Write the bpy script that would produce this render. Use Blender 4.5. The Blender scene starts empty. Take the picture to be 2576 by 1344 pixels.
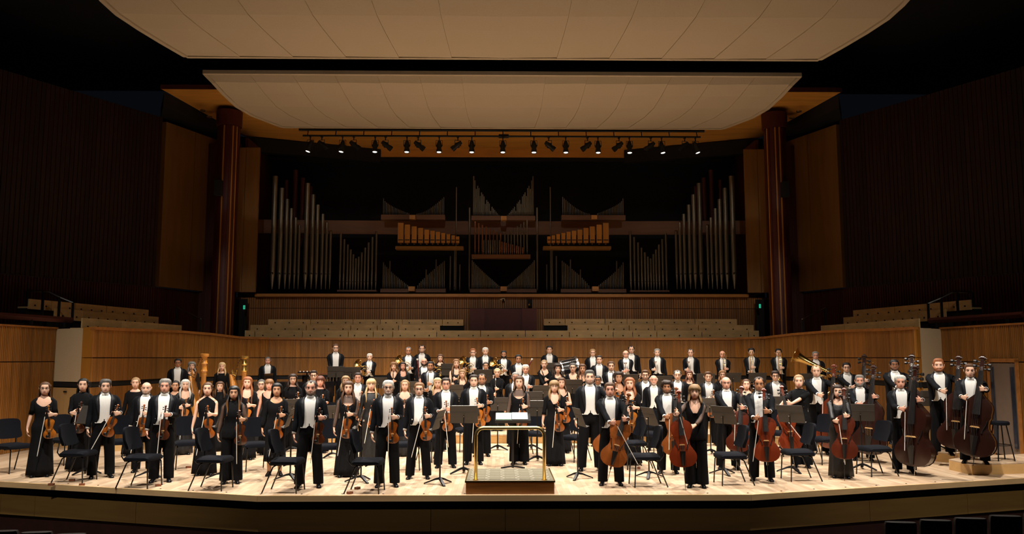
import bpy, bmesh, math, random
from mathutils import Vector, Matrix, Euler
random.seed(7)
R = math.radians
# ------------------------------------------------------------------ camera
FPX, CW, CH = 2100.0, 2576.0, 1344.0
CAM = Vector((-0.08, 0.0, 2.1)); PITCH = R(6.2); YAW = R(-0.8)
cam_data = bpy.data.cameras.new('camera'); cam_data.sensor_width = 36.0; cam_data.sensor_fit = 'HORIZONTAL'
cam_data.lens = FPX / CW * 36.0; cam_data.clip_end = 200
cam = bpy.data.objects.new('camera', cam_data)
cam.location = CAM; cam.rotation_euler = (R(90) + PITCH, 0, YAW)
bpy.context.scene.collection.objects.link(cam); bpy.context.scene.camera = cam
COL = bpy.context.scene.collection
CROT = Euler((R(90) + PITCH, 0, YAW)).to_matrix()
def ray(px, py): return CROT @ Vector(((px - CW / 2) / FPX, (CH / 2 - py) / FPX, -1.0))
def G(px, py, z=0.0):                     # pixel -> point on the level z
    r = ray(px, py); t = (z - CAM.z) / r.z; return CAM + r * t
def D(px, py, y):                         # pixel -> point at distance y up-stage
    r = ray(px, py); t = (y - CAM.y) / r.y; return CAM + r * t
# ------------------------------------------------------------------ world, exposure
sc = bpy.context.scene
sc.view_settings.view_transform = 'Standard'; sc.view_settings.look = 'None'
sc.view_settings.exposure = 0.0; sc.view_settings.gamma = 1.0; sc.view_settings.use_curve_mapping = False
w = bpy.data.worlds.new('hall_dark'); sc.world = w; w.use_nodes = True
w.node_tree.nodes['Background'].inputs[0].default_value = (0.006, 0.007, 0.010, 1)
w.node_tree.nodes['Background'].inputs[1].default_value = 0.35
# ------------------------------------------------------------------ stage lighting (house rig: gap between the reflectors and the bridge before them; fill spots added from the front)
def spot(name, loc, aim, watt, ang, blend=0.6, rad=0.18, col=(1.0, 0.92, 0.82)):
    l = bpy.data.lights.new(name, 'SPOT'); l.energy = watt; l.spot_size = R(ang); l.spot_blend = blend
    l.shadow_soft_size = rad; l.color = col
    o = bpy.data.objects.new(name, l); COL.objects.link(o); o.location = loc
    o.rotation_euler = (Vector(aim) - Vector(loc)).to_track_quat('-Z', 'Y').to_euler()
    return o
for x in (-5.4, -1.9, 1.9, 5.4):
    spot('gap_spot', (x, 20.0, 9.7), (x * 0.98, 17.6, 0), 3300, 68, rad=0.1)
    spot('gap_spot', (x * 0.9, 20.0, 9.7), (x * 0.95, 23.2, 0.8), 2600, 58, rad=0.1)
for x in (-6.2, -2.0, 2.0, 6.2):
    spot('bridge_spot', (x, 12.2, 10.6), (x * 1.0, 15.6, 0), 3500 if abs(x) < 3 else 4300, 60, rad=0.1)
for x in (-6.0, -3.0, 0.0, 3.0, 6.0):  # unseen front spots, added to lift dark faces, shirt fronts and side panels
    spot('front_fill_spot', (x, 5.0, 11.6), (x * (1.0 if abs(x) < 5 else 1.3), 17.0, 0.8), 1700 if abs(x) < 5 else 3300, 36 if abs(x) < 5 else 42, 0.9, 0.25)
for x in (-6.5, 0.0, 6.5):                     # unseen fill spots added to brighten the choir seats
    spot('choir_fill_spot', (x * 0.8, 6.0, 11.8), (x, 27.6, 3.0), 1500, 30, 0.9, 0.25)
# ------------------------------------------------------------------ helpers
def tag(o, label=None, cat=None, group=None, kind=None):
    if label: o['label'] = label
    if cat: o['category'] = cat
    if group: o['group'] = group
    if kind: o['kind'] = kind
    return o
def empty(name, loc=(0, 0, 0), rz=0.0, scale=1.0):
    o = bpy.data.objects.new(name, None); COL.objects.link(o); o.location = loc
    o.rotation_euler = (0, 0, rz); o.scale = (scale,) * 3; o.empty_display_size = 0.1
    return o
def inst(name, mesh, parent=None, loc=(0, 0, 0), rot=(0, 0, 0), scale=(1, 1, 1), mats=None):
    o = bpy.data.objects.new(name, mesh); COL.objects.link(o)
    o.location = loc; o.rotation_euler = rot; o.scale = scale
    if parent: o.parent = parent
    if mats:
        for i, m in enumerate(mats):
            if i < len(o.material_slots):
                o.material_slots[i].link = 'OBJECT'; o.material_slots[i].material = m
    return o
def copy_tree(o, parent=None):
    c = o.copy(); COL.objects.link(c); c.parent = parent
    for ch in list(o.children): copy_tree(ch, c)
    return c
def frame_of(t, up):
    t = t.normalized(); u = (up - t * up.dot(t))
    if u.length < 1e-5: u = t.orthogonal()
    u.normalize(); return t, u, t.cross(u)
class MB:
    def __init__(s): s.v = []; s.f = []; s.m = []
    def add(s, verts, faces, mi=0):
        n = len(s.v); s.v += [tuple(p) for p in verts]
        s.f += [tuple(i + n for i in f) for f in faces]; s.m += [mi] * len(faces); return s
    def box(s, c, d, mi=0, rz=0.0, bottom=True, M=None):
        x, y, z = (q / 2 for q in d)
        pts = [Vector((a * x, b * y, e * z)) for a in (-1, 1) for b in (-1, 1) for e in (-1, 1)]
        rm = M if M is not None else Matrix.Rotation(rz, 3, 'Z')
        pts = [rm @ p + Vector(c) for p in pts]
        fs = [(0, 1, 3, 2), (4, 6, 7, 5), (0, 4, 5, 1), (2, 3, 7, 6), (1, 5, 7, 3), (0, 2, 6, 4)]
        return s.add(pts, fs, mi)
    def loft(s, rings, mi=0, closed=True, cap0=True, cap1=True):
        n = len(rings[0]); fs = []
        for i in range(len(rings) - 1):
            for j in range(n if closed else n - 1):
                k = (j + 1) % n
                fs.append((i * n + j, i * n + k, (i + 1) * n + k, (i + 1) * n + j))
        if cap0: fs.append(tuple(range(n - 1, -1, -1)))
        if cap1: b = (len(rings) - 1) * n; fs.append(tuple(range(b, b + n)))
        return s.add([p for r in rings for p in r], fs, mi)
    def tube(s, path, rad, n=8, mi=0, cap=True, up=Vector((0, 0.3, 1))):
        path = [Vector(p) for p in path]; rings = []
        if not isinstance(rad, (list, tuple)): rad = [rad] * len(path)
        t0 = (path[1] - path[0]); _, u, _ = frame_of(t0, up)
        for i, p in enumerate(path):
            t = (path[min(i + 1, len(path) - 1)] - path[max(i - 1, 0)])
            t, u, w_ = frame_of(t, u)
            rings.append([p + (u * math.cos(2 * math.pi * j / n) + w_ * math.sin(2 * math.pi * j / n)) * rad[i] for j in range(n)])
        return s.loft(rings, mi, True, cap, cap)
    def lathe(s, prof, n=16, mi=0, M=None, cap=False):
        rings = [[Vector((r * math.cos(2 * math.pi * j / n), r * math.sin(2 * math.pi * j / n), z)) for j in range(n)] for r, z in prof]
        if M is not None: rings = [[M @ p for p in r] for r in rings]
        return s.loft(rings, mi, True, cap, cap)
    def prism(s, outline, y0, y1, mi=0):        # outline in (x, z), extruded along y
        n = len(outline)
        v = [(x, y0, z) for x, z in outline] + [(x, y1, z) for x, z in outline]
        fs = [tuple(range(n)), tuple(range(2 * n - 1, n - 1, -1))] + [(i, i + n, (i + 1) % n + n, (i + 1) % n) for i in range(n)]
        return s.add(v, fs, mi)
    def quad(s, a, b, c, d, mi=0): return s.add([a, b, c, d], [(0, 1, 2, 3)], mi)
    def mesh(s, name, mats=(), smooth=False):
        me = bpy.data.meshes.new(name); me.from_pydata(s.v, [], s.f)
        for m in mats: me.materials.append(m)
        if len(mats) > 1: me.polygons.foreach_set('material_index', s.m)
        if smooth is True: me.polygons.foreach_set('use_smooth', [True] * len(me.polygons))
        me.update()
        if isinstance(smooth, (int, float)) and smooth is not True and smooth is not False:
            try: me.shade_smooth(); me.set_sharp_from_angle(angle=R(smooth))
            except Exception: pass
        return me
    def build(s, name, mats, parent=None, smooth=False):
        if not isinstance(mats, (list, tuple)): mats = (mats,)
        o = bpy.data.objects.new(name, s.mesh(name, mats, smooth)); COL.objects.link(o)
        if parent: o.parent = parent
        return o
def struct(o): o['kind'] = 'structure'; return o
# ------------------------------------------------------------------ materials (all procedural)
def srgb(r, g, b):
    f = lambda c: ((c / 255 + 0.055) / 1.055) ** 2.4 if c / 255 > 0.04045 else c / 255 / 12.92
    return (f(r), f(g), f(b))
def mat(name, col, rough=0.6, metal=0.0, var=0.15, scale=(8, 8, 8), bump=0.0, island=0.0, obj=0.0, spec=0.5, coat=0.0, emit=None, alpha=1.0, coords='Object', detail=4.0):
    m = bpy.data.materials.new(name); m.use_nodes = True; nt = m.node_tree; N = nt.nodes; L = nt.links
    b = N['Principled BSDF']; b.inputs['Roughness'].default_value = rough; b.inputs['Metallic'].default_value = metal
    b.inputs['Specular IOR Level'].default_value = spec; b.inputs['Coat Weight'].default_value = coat
    b.inputs['Coat Roughness'].default_value = 0.15
    tc = N.new('ShaderNodeTexCoord'); mp = N.new('ShaderNodeMapping'); mp.inputs['Scale'].default_value = scale
    L.new(tc.outputs[coords], mp.inputs['Vector'])
    no = N.new('ShaderNodeTexNoise'); no.inputs['Scale'].default_value = 1.0; no.inputs['Detail'].default_value = detail
    L.new(mp.outputs[0], no.inputs['Vector'])
    ramp = N.new('ShaderNodeMapRange'); ramp.inputs['From Min'].default_value = 0.3; ramp.inputs['From Max'].default_value = 0.7
    ramp.inputs['To Min'].default_value = 1 - var; ramp.inputs['To Max'].default_value = 1 + var
    L.new(no.outputs['Fac'], ramp.inputs['Value']); fac = ramp.outputs[0]
    def vary(sock, amt):
        nonlocal fac
        mr = N.new('ShaderNodeMapRange'); mr.inputs['To Min'].default_value = 1 - amt; mr.inputs['To Max'].default_value = 1 + amt
        L.new(sock, mr.inputs['Value']); mu = N.new('ShaderNodeMath'); mu.operation = 'MULTIPLY'
        L.new(fac, mu.inputs[0]); L.new(mr.outputs[0], mu.inputs[1]); fac = mu.outputs[0]
    if island: vary(N.new('ShaderNodeNewGeometry').outputs['Random Per Island'], island)
    if obj: vary(N.new('ShaderNodeObjectInfo').outputs['Random'], obj)
    mx = N.new('ShaderNodeVectorMath'); mx.operation = 'SCALE'; mx.inputs[0].default_value = col
    L.new(fac, mx.inputs['Scale']); L.new(mx.outputs[0], b.inputs['Base Color'])
    if bump:
        bp = N.new('ShaderNodeBump'); bp.inputs['Strength'].default_value = bump; bp.inputs['Distance'].default_value = 0.01
        L.new(no.outputs['Fac'], bp.inputs['Height']); L.new(bp.outputs[0], b.inputs['Normal'])
    if emit:
        b.inputs['Emission Color'].default_value = (*emit[0], 1); b.inputs['Emission Strength'].default_value = emit[1]
    if alpha < 1: b.inputs['Alpha'].default_value = alpha
    return m
M = {}
M['slat'] = mat('oak_slat', srgb(152, 102, 46), 0.45, var=0.2, scale=(9, 9, 0.9), island=0.16, obj=0.18)
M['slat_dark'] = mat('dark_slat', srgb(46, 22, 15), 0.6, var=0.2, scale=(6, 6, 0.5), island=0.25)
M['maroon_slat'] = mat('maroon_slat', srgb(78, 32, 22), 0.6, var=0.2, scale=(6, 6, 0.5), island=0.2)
M['backing'] = mat('slat_backing', srgb(108, 70, 32), 0.8, var=0.1)
M['rail_wood'] = mat('rail_wood', srgb(160, 104, 50), 0.4, var=0.2, scale=(0.7, 9, 9))
M['black'] = mat('matt_black', (0.006, 0.006, 0.007), 0.8, var=0.1)
M['flat_white'] = mat('grey_white_panel', srgb(214, 194, 158), 0.7, var=0.05, scale=(40, 40, 40))
M['door_beige'] = mat('beige_door', srgb(205, 168, 112), 0.5, var=0.08, scale=(2, 2, 0.6))
M['ochre'] = mat('ochre_panel', srgb(176, 118, 44), 0.45, var=0.08, scale=(3, 3, 0.6))
M['shell'] = mat('acoustic_canvas', srgb(186, 172, 150), 0.85, var=0.03, scale=(30, 30, 30))
M['ceil_wood'] = mat('ceiling_plywood', srgb(222, 158, 70), 0.55, var=0.12, scale=(0.8, 6, 4))
M['flat_wood'] = mat('wall_plywood', srgb(138, 96, 42), 0.55, var=0.12, scale=(6, 6, 0.6))
M['bench'] = mat('bench_ply', srgb(226, 190, 130), 0.5, var=0.12, scale=(3, 3, 8), obj=0.08)
M['maroon'] = mat('maroon_panel', srgb(74, 24, 22), 0.5, var=0.1)
M['console_red'] = mat('console_red', srgb(84, 26, 26), 0.5, var=0.1)
M['metal_dark'] = mat('dark_steel', (0.02, 0.02, 0.022), 0.4, 0.6, var=0.1)
M['metal_rail'] = mat('steel_rail', (0.45, 0.43, 0.4), 0.3, 1.0, var=0.1)
M['pipe_tin'] = mat('pipe_tin', (0.34, 0.31, 0.24), 0.42, 0.85, var=0.12, scale=(9, 9, 1), obj=0.12)
M['pipe_copper'] = mat('pipe_copper', (0.62, 0.27, 0.12), 0.38, 0.85, var=0.12, scale=(9, 9, 1), obj=0.12)
M['pipe_wood'] = mat('pipe_wood', srgb(190, 132, 60), 0.5, var=0.12, scale=(6, 6, 0.7), obj=0.08)
M['organ_beam'] = mat('organ_beam', srgb(118, 78, 44), 0.5, var=0.12, scale=(0.6, 8, 8))
M['drape'] = mat('blue_black_drape', (0.007, 0.012, 0.02), 0.9, var=0.25, scale=(30, 30, 2))
M['panel_front'] = mat('stage_front_ply', srgb(120, 92, 46), 0.5, var=0.1, scale=(0.8, 3, 12))
M['plinth'] = mat('plinth_dark', srgb(54, 26, 18), 0.6, var=0.15)
M['carpet'] = mat('audience_carpet', srgb(40, 22, 20), 0.95, var=0.2, scale=(30, 30, 30))
M['seat_vinyl'] = mat('seat_leatherette', srgb(58, 56, 54), 0.45, var=0.1, scale=(20, 20, 20))
M['nosing'] = mat('stage_nosing', srgb(205, 170, 122), 0.45, var=0.12, scale=(0.6, 8, 8))
M['lens'] = mat('lamp_lens', (1, 1, 1), 0.2, emit=((1.0, 0.95, 0.86), 4.0))
M['lens_off'] = mat('lamp_lens_off', (0.03, 0.03, 0.035), 0.1)
M['lamp_body'] = mat('lamp_body', (0.012, 0.012, 0.013), 0.45, 0.3, var=0.1)
M['exit_green'] = mat('exit_green', (0.02, 0.5, 0.3), 0.4, emit=((0.05, 0.75, 0.45), 0.55))
# strip floor: brick-pattern boards with tone changes
def floor_material():
    m = bpy.data.materials.new('maple_strip_floor'); m.use_nodes = True; N = m.node_tree.nodes; L = m.node_tree.links; b = N['Principled BSDF']
    tc = N.new('ShaderNodeTexCoord'); mp = N.new('ShaderNodeMapping'); mp.inputs['Rotation'].default_value = (0, 0, R(90)); L.new(tc.outputs['Object'], mp.inputs['Vector'])
    br = N.new('ShaderNodeTexBrick'); br.inputs['Scale'].default_value = 1.0; br.inputs['Brick Width'].default_value = 1.15; br.inputs['Row Height'].default_value = 0.085
    br.inputs['Mortar Size'].default_value = 0.0016; br.inputs['Mortar Smooth'].default_value = 0.3; br.offset_frequency = 2; br.offset = 0.37
    br.inputs['Color1'].default_value = (*srgb(206, 181, 152), 1); br.inputs['Color2'].default_value = (*srgb(187, 158, 127), 1); br.inputs['Mortar'].default_value = (*srgb(160, 130, 98), 1)
    L.new(mp.outputs[0], br.inputs['Vector'])
    n2 = N.new('ShaderNodeTexNoise'); n2.inputs['Scale'].default_value = 1.0; n2.inputs['Detail'].default_value = 5; mp2 = N.new('ShaderNodeMapping'); mp2.inputs['Scale'].default_value = (14, 1.2, 1)
    L.new(tc.outputs['Object'], mp2.inputs['Vector']); L.new(mp2.outputs[0], n2.inputs['Vector'])
    mr = N.new('ShaderNodeMapRange'); mr.inputs['From Min'].default_value = 0.3; mr.inputs['From Max'].default_value = 0.7; mr.inputs['To Min'].default_value = 0.88; mr.inputs['To Max'].default_value = 1.08
    L.new(n2.outputs['Fac'], mr.inputs['Value'])
    sc_ = N.new('ShaderNodeVectorMath'); sc_.operation = 'SCALE'; L.new(br.outputs['Color'], sc_.inputs[0]); L.new(mr.outputs[0], sc_.inputs['Scale'])
    L.new(sc_.outputs[0], b.inputs['Base Color']); b.inputs['Roughness'].default_value = 0.42; b.inputs['Specular IOR Level'].default_value = 0.4
    return m
M['floor'] = floor_material()
# ------------------------------------------------------------------ stage
edge = [(-13.0, 15.9), (-8.6, 14.64), (-7.9, 14.42), (-3.78, 13.1), (3.78, 13.1), (7.9, 14.42), (9.1, 14.8), (13.0, 15.9)]
b = MB(); top = [(x, y, 0.0) for x, y in edge] + [(13.0, 28.0, 0.0), (-13.0, 28.0, 0.0)]
n = len(top); b.add(top, [tuple(range(n))])
floor = struct(b.build('floor', M['floor']))
def strip(name, pts, z0, z1, back, m, parent, gap=0.0):     # upright boards along a line, one object per stretch
    for i in range(len(pts) - 1):
        a = Vector((*pts[i], 0)); c = Vector((*pts[i + 1], 0)); d = (c - a).normalized(); nn = Vector((-d.y, d.x, 0)) * back
        a2, c2 = a + d * gap, c - d * gap
        bb = MB(); h0, h1 = Vector((0, 0, z0)), Vector((0, 0, z1)); th = Vector((-d.y, d.x, 0)) * 0.05
        q = [a2 + nn, c2 + nn, c2 + nn + th, a2 + nn + th]
        bb.loft([[p + h0 for p in q], [p + h1 for p in q]]); bb.build(name, m, parent)
def subdivide(pts, w):
    out = []
    for i in range(len(pts) - 1):
        a = Vector(pts[i]); c = Vector(pts[i + 1]); k = max(1, round((c - a).length / w))
        out += [tuple(a.lerp(c, j / k)) for j in range(k)]
    return out + [tuple(pts[-1])]
front = struct(empty('trim_1')); front.name = 'trim_1'
strip('nosing', edge, -0.085, 0.004, -0.015, M['nosing'], front)
strip('shadow_gap', edge, -0.22, -0.085, 0.10, M['black'], front)
pe = [edge[0], edge[1], edge[2], (-5.95, 13.8), edge[3], (-1.14, 13.1), (0.0, 13.1), (1.14, 13.1), edge[4], (5.95, 13.8), edge[5], edge[6], edge[7]]
strip('front_panel', pe, -0.545, -0.22, 0.05, M['panel_front'], front, 0.004)
strip('plinth', edge, -1.15, -0.56, 0.09, M['plinth'], front)
bolt = MB().lathe([(0.0, 0.004), (0.014, 0.004), (0.014, 0.0)], 8).mesh('bolt', [M['metal_dark']])
for p in subdivide(edge[2:6], 0.62)[1:-1]:
    inst('bolt', bolt, front, (p[0], p[1] + 0.16, 0.002))
seam = MB()
for x, y, dx, dy in ((-7.9, 14.44, 0.17, 0.35), (7.9, 14.44, -0.17, 0.35)):
    seam.box((x + dx / 2, y + dy / 2, 0.001), (0.5, 0.02, 0.004), rz=math.atan2(dy, dx) - R(50) * (1 if dx > 0 else -1))
seam.build('floor_seam', M['black'], front)
hall = MB(); hall.quad((-22, -3, -1.15), (22, -3, -1.15), (22, 16.5, -1.15), (-22, 16.5, -1.15))
aud = struct(hall.build('floor.001', M['carpet']))
def smoothstep(t): t = max(0.0, min(1.0, t)); return t * t * (3 - 2 * t)
# ------------------------------------------------------------------ slatted walls
def slat_panel(parent, a, c, z0, z1, pitch, frac, depth, m, back=True, name='panel', inset=0.004):
    a = Vector((a[0], a[1], 0)); c = Vector((c[0], c[1], 0)); Lw = (c - a).length; d = (c - a) / Lw
    z1a, z1c = z1 if isinstance(z1, tuple) else (z1, z1)
    nrm = Vector((d.y, -d.x, 0)); bb = MB(); k = max(2, round((Lw - 2 * inset) / pitch)); p = (Lw - 2 * inset) / k
    if back: bb.quad(*[q + Vector((0, 0, z)) for q, z in ((a, z0), (c, z0), (c, z1c), (a, z1a))], mi=1)
    for i in range(k):
        s0 = a + d * (inset + p * i); s1 = s0 + d * (p * frac); f = nrm * depth * (1 + 0.25 * ((i * 7919) % 5 - 2) / 5)
        for q in ((s0 + f, s1 + f), ):
            n0 = len(bb.v); Z0, Z1 = Vector((0, 0, z0 + 0.005)), Vector((0, 0, z1a + (z1c - z1a) * (i + .5) / k - 0.005))
            bb.add([s0 + Z0, q[0] + Z0, q[1] + Z0, s1 + Z0, s0 + Z1, q[0] + Z1, q[1] + Z1, s1 + Z1],
                   [(0, 1, 5, 4), (1, 2, 6, 5), (2, 3, 7, 6), (4, 5, 6, 7)])
    o = bb.build(name, [m, M['backing']], parent); return o
ZT = 2.72; ZS = 2.79
wl0 = D(228, 900, 19.7); wr0 = D(2308, 900, 19.3)
half = [(-9.2, 23.8), (-8.25, 26.3), (-7.5, 26.95), (-5.5, 27.15), (-2.75, 27.25), (0.0, 27.3)]
WALL = [(wl0.x, wl0.y)] + half + [(-x, y) for x, y in reversed(half[:-1])] + [(wr0.x, wr0.y)]
def wall_top(y): return ZT + 0.13 * smoothstep((27.1 - y) / 3.2) - 0.05 * smoothstep((23.8 - y) / 4.0)
wb = struct(empty('wall_back'))
wpts = subdivide(WALL, 1.22)
for i in range(len(wpts) - 1):
    a, c = wpts[i], wpts[i + 1]
    slat_panel(wb, a, c, 0.0, 1.41, 0.042, 0.80, 0.013, M['slat'])
    slat_panel(wb, a, c, 1.535, 2.09, 0.042, 0.80, 0.013, M['slat'])
    za, zc = wall_top(a[1]), wall_top(c[1])
    slat_panel(wb, a, c, 2.105, (za - 0.05, zc - 0.05), 0.042, 0.80, 0.013, M['slat'])
    va, vc = Vector((*a, 0)), Vector((*c, 0)); dv = (vc - va).normalized(); nv = Vector((dv.y, -dv.x, 0)); bb = MB(); q = [va + nv * .05, vc + nv * .05, vc - nv * .05, va - nv * .05]
    bb.loft([[v + Vector((0, 0, (za if j in (0, 3) else zc) + h_)) for j, v in enumerate(q)] for h_ in (-.05, .02)]); bb.build('cap_rail', M['rail_wood'], wb)
strip('shadow_gap', WALL, 1.41, 1.535, 0.02, M['black'], wb)
def side_wall(name, sgn, px_y, px_w, px_0, d0, d1, d2, d3):
    r = struct(empty(name)); p0 = D(px_y[0], 900, d0); p1 = D(px_y[1], 900, d1); p2 = D(px_w, 900, d2); p3 = D(px_0, 900, d3)
    p4 = p2 + (p3 - p2) * 2.6
    def flat(nm, a, c, z0, z1, m):
        a, c = (a, c) if sgn < 0 else (c, a)
        d = (c - a).normalized(); th = Vector((-d.y, d.x, 0)) * 0.06; bb = MB()
        q = [Vector((v.x, v.y, 0)) for v in (a, c, c + th, a + th)]
        bb.loft([[v + Vector((0, 0, z0)) for v in q], [v + Vector((0, 0, z1)) for v in q]]); return bb.build(nm, m, r)
    flat('corner_board', p1, p0, 1.535, 2.09, M['ochre']); flat('corner_board', p1, p0, 2.105, ZS + 0.02, M['ochre'])
    flat('corner_board', p1, p0, 0, 1.41, M['ochre'])
    flat('flat_panel', p2, p1, 1.535, ZS, M['flat_white'])
    mid = (p2 + p1) / 2
    for u, v, s in ((p2, mid, 1), (mid, p1, -1)):
        o = flat('cupboard_door', u + (v - u) * 0.006, v - (v - u) * 0.006, 0.0, 1.39, M['door_beige'])
        kp = (v if s > 0 else u) + (u - v) * 0.06 * s
        kb = MB(); kb.lathe([(0.0, 0.02), (0.022, 0.016), (0.022, 0)], 8, M=Matrix.Translation((kp.x, kp.y - 0.03, 1.3)) @ Matrix.Rotation(R(90), 4, 'X')); kb.build('door_knob', M['metal_dark'], o)
    flat('shadow_gap', p2, p0, 1.41, 1.535, M['black'])
    pts = subdivide([(p4.x, p4.y), (p2.x, p2.y)] if sgn < 0 else [(p2.x, p2.y), (p4.x, p4.y)], 1.2)
    for i in range(len(pts) - 1):
        a, c = pts[i], pts[i + 1]
        slat_panel(r, a, c, 0.0, 2.0, 0.058, 0.66, 0.03, M['slat']); slat_panel(r, a, c, 2.012, ZS, 0.058, 0.66, 0.03, M['slat'])
    q0, q1 = (p4, p2) if sgn < 0 else (p2, p4)
    strip('cap_rail', [(q0.x, q0.y), (q1.x, q1.y)], ZS, ZS + 0.04, -0.06, M['rail_wood'], r)
    return r, p2, p3, p4
wall_l, L2, L3, L4 = side_wall('wall_left', -1, (228, 205), 137, 0, 19.7, 19.8, 20.4, 18.5)
wall_r, R2, R3, R4 = side_wall('wall_right', 1, (2308, 2318), 2372, 2576, 19.3, 19.4, 20.2, 17.4)
# glazed stage door in the right-hand wall
dr = struct(empty('door_1')); da = R2 + (R3 - R2) * 0.62; db_ = R2 + (R3 - R2) * 0.97; dd = (db_ - da).normalized(); dn = Vector((dd.y, -dd.x, 0)) * 0.05
W_ = (db_ - da).length
def leaf(nm, s0, s1, z0, z1, off, m, par):
    bb = MB(); a = da + dd * s0 + dn * off; c = da + dd * s1 + dn * off; q = [Vector((p.x, p.y, 0)) for p in (a, c, c + dn * 0.6, a + dn * 0.6)]
    bb.loft([[v + Vector((0, 0, z0)) for v in q], [v + Vector((0, 0, z1)) for v in q]]); return bb.build(nm, m, par)
glass = mat('door_glass', (0.03, 0.035, 0.05), 0.08, var=0.3, scale=(6, 6, 3))
leaf('door_leaf', 0.10, W_ - 0.10, 0.03, 1.98, 1.0, mat('door_grey', srgb(120, 104, 92), 0.5, var=0.05), dr)
for s0, s1, z0, z1 in ((0, 0.09, 0, 2.06), (W_ - 0.09, W_, 0, 2.06), (0, W_, 2.0, 2.08)): leaf('door_frame', s0, s1, z0, z1, 1.3, M['rail_wood'], dr)
for s0, s1 in ((0.12, 0.2), (W_ - 0.22, W_ - 0.13)): leaf('glass_pane', s0, s1, 0.2, 1.9, 1.7, glass, dr)
# ------------------------------------------------------------------ risers for winds, brass, basses
RIS = [(20.9, 0.0), (22.45, 0.22), (24.0, 0.42), (99, 0.65)]
def riser_z(y, x=0.0):
    if abs(x) > 5.6: y = y + (abs(x) - 5.6) * 0.5
    for lim, z in RIS:
        if y < lim: return min(z, 0.42) if x < -6.2 else z
M['riser_face'] = mat('riser_ply', srgb(212, 172, 112), 0.5, var=0.12, scale=(1.2, 5, 8))
def riser(y0, z, ye=26.6):
    b = MB(); xl = -8.9 if z < 0.5 else -6.2; q = [(xl, y0 - (-xl - 5.6) * 0.5), (-5.6, y0), (5.6, y0), (8.9, y0 - 1.65), (8.9, 24.0), (8.0, 26.2), (7.3, ye), (-6.2, ye)] + ([(-7.3, ye), (-8.0, 26.2), (-8.9, 24.0)] if z < 0.5 else [])
    rr = struct(empty('riser_platform')); rr.name = 'floor_riser'
    b.loft([[(x, y, 0.0) for x, y in q], [(x, y, z - 0.03) for x, y in q]], cap0=False); b.build('riser_front', M['riser_face'], rr)
    b = MB(); q2 = [(x, y - 0.03) for x, y in q]
    b.loft([[(x, y, z - 0.03) for x, y in q2], [(x, y, z) for x, y in q2]]); b.build('riser_top', M['floor'], rr)
for (y0, _), (_, z) in zip(RIS[:-1], RIS[1:]): riser(y0 - 0.0, z, 26.9)
# ------------------------------------------------------------------ hall side walls, choir terraces
def hall_side(sgn, name):
    r = struct(empty(name)); S = lambda x, y: (sgn * x, y)
    def seg(p, q): return (S(*p), S(*q)) if sgn < 0 else (S(*q), S(*p))
    A, B_, C_, E_ = (10.24, 29.6), (11.24, 27.04), (13.65, 22.7), (18.9, 13.0)
    pts = [A, B_, C_, E_]
    for p, q in zip(pts[:-1], pts[1:]):
        k = max(1, round(math.dist(p, q) / 1.7))
        for i in range(k):
            a = (p[0] + (q[0] - p[0]) * i / k, p[1] + (q[1] - p[1]) * i / k); c = (p[0] + (q[0] - p[0]) * (i + 1) / k, p[1] + (q[1] - p[1]) * (i + 1) / k)
            s = seg(c, a)
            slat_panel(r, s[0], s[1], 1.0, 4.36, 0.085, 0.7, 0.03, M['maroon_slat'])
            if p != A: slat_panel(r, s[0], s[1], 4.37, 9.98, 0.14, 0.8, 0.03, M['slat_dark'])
    s = seg(B_, A); a, c = Vector((*s[0], 0)), Vector((*s[1], 0)); d = (c - a).normalized(); nn = Vector((d.y, -d.x, 0)) * 0.16
    for t0, t1 in ((0.0, 0.497), (0.503, 1.0)):
        bb = MB(); q = [a.lerp(c, t0) + nn, a.lerp(c, t1) + nn, a.lerp(c, t1), a.lerp(c, t0)]
        bb.loft([[v + Vector((0, 0, 4.38)) for v in q], [v + Vector((0, 0, 9.83)) for v in q]]); bb.build('plywood_panel', M['flat_wood'], r)
    # jamb between column and organ
    bb = MB(); j0, j1 = S(9.3, 28.3), S(8.35, 28.3)
    jj = seg((9.3, 28.3), (8.35, 28.3)); slat_panel(r, jj[0], jj[1], 4.3, 9.3, 0.48, 0.97, 0.05, M['flat_wood'], name='jamb_board')
    jj = seg((10.5, 28.9), (9.2, 28.9)); slat_panel(r, jj[0], jj[1], 2.4, 9.6, 0.28, 0.9, 0.02, M['maroon_slat'], name='jamb_board')
    return r
hall_side(-1, 'wall_hall_left'); hall_side(1, 'wall_hall_right')
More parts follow.
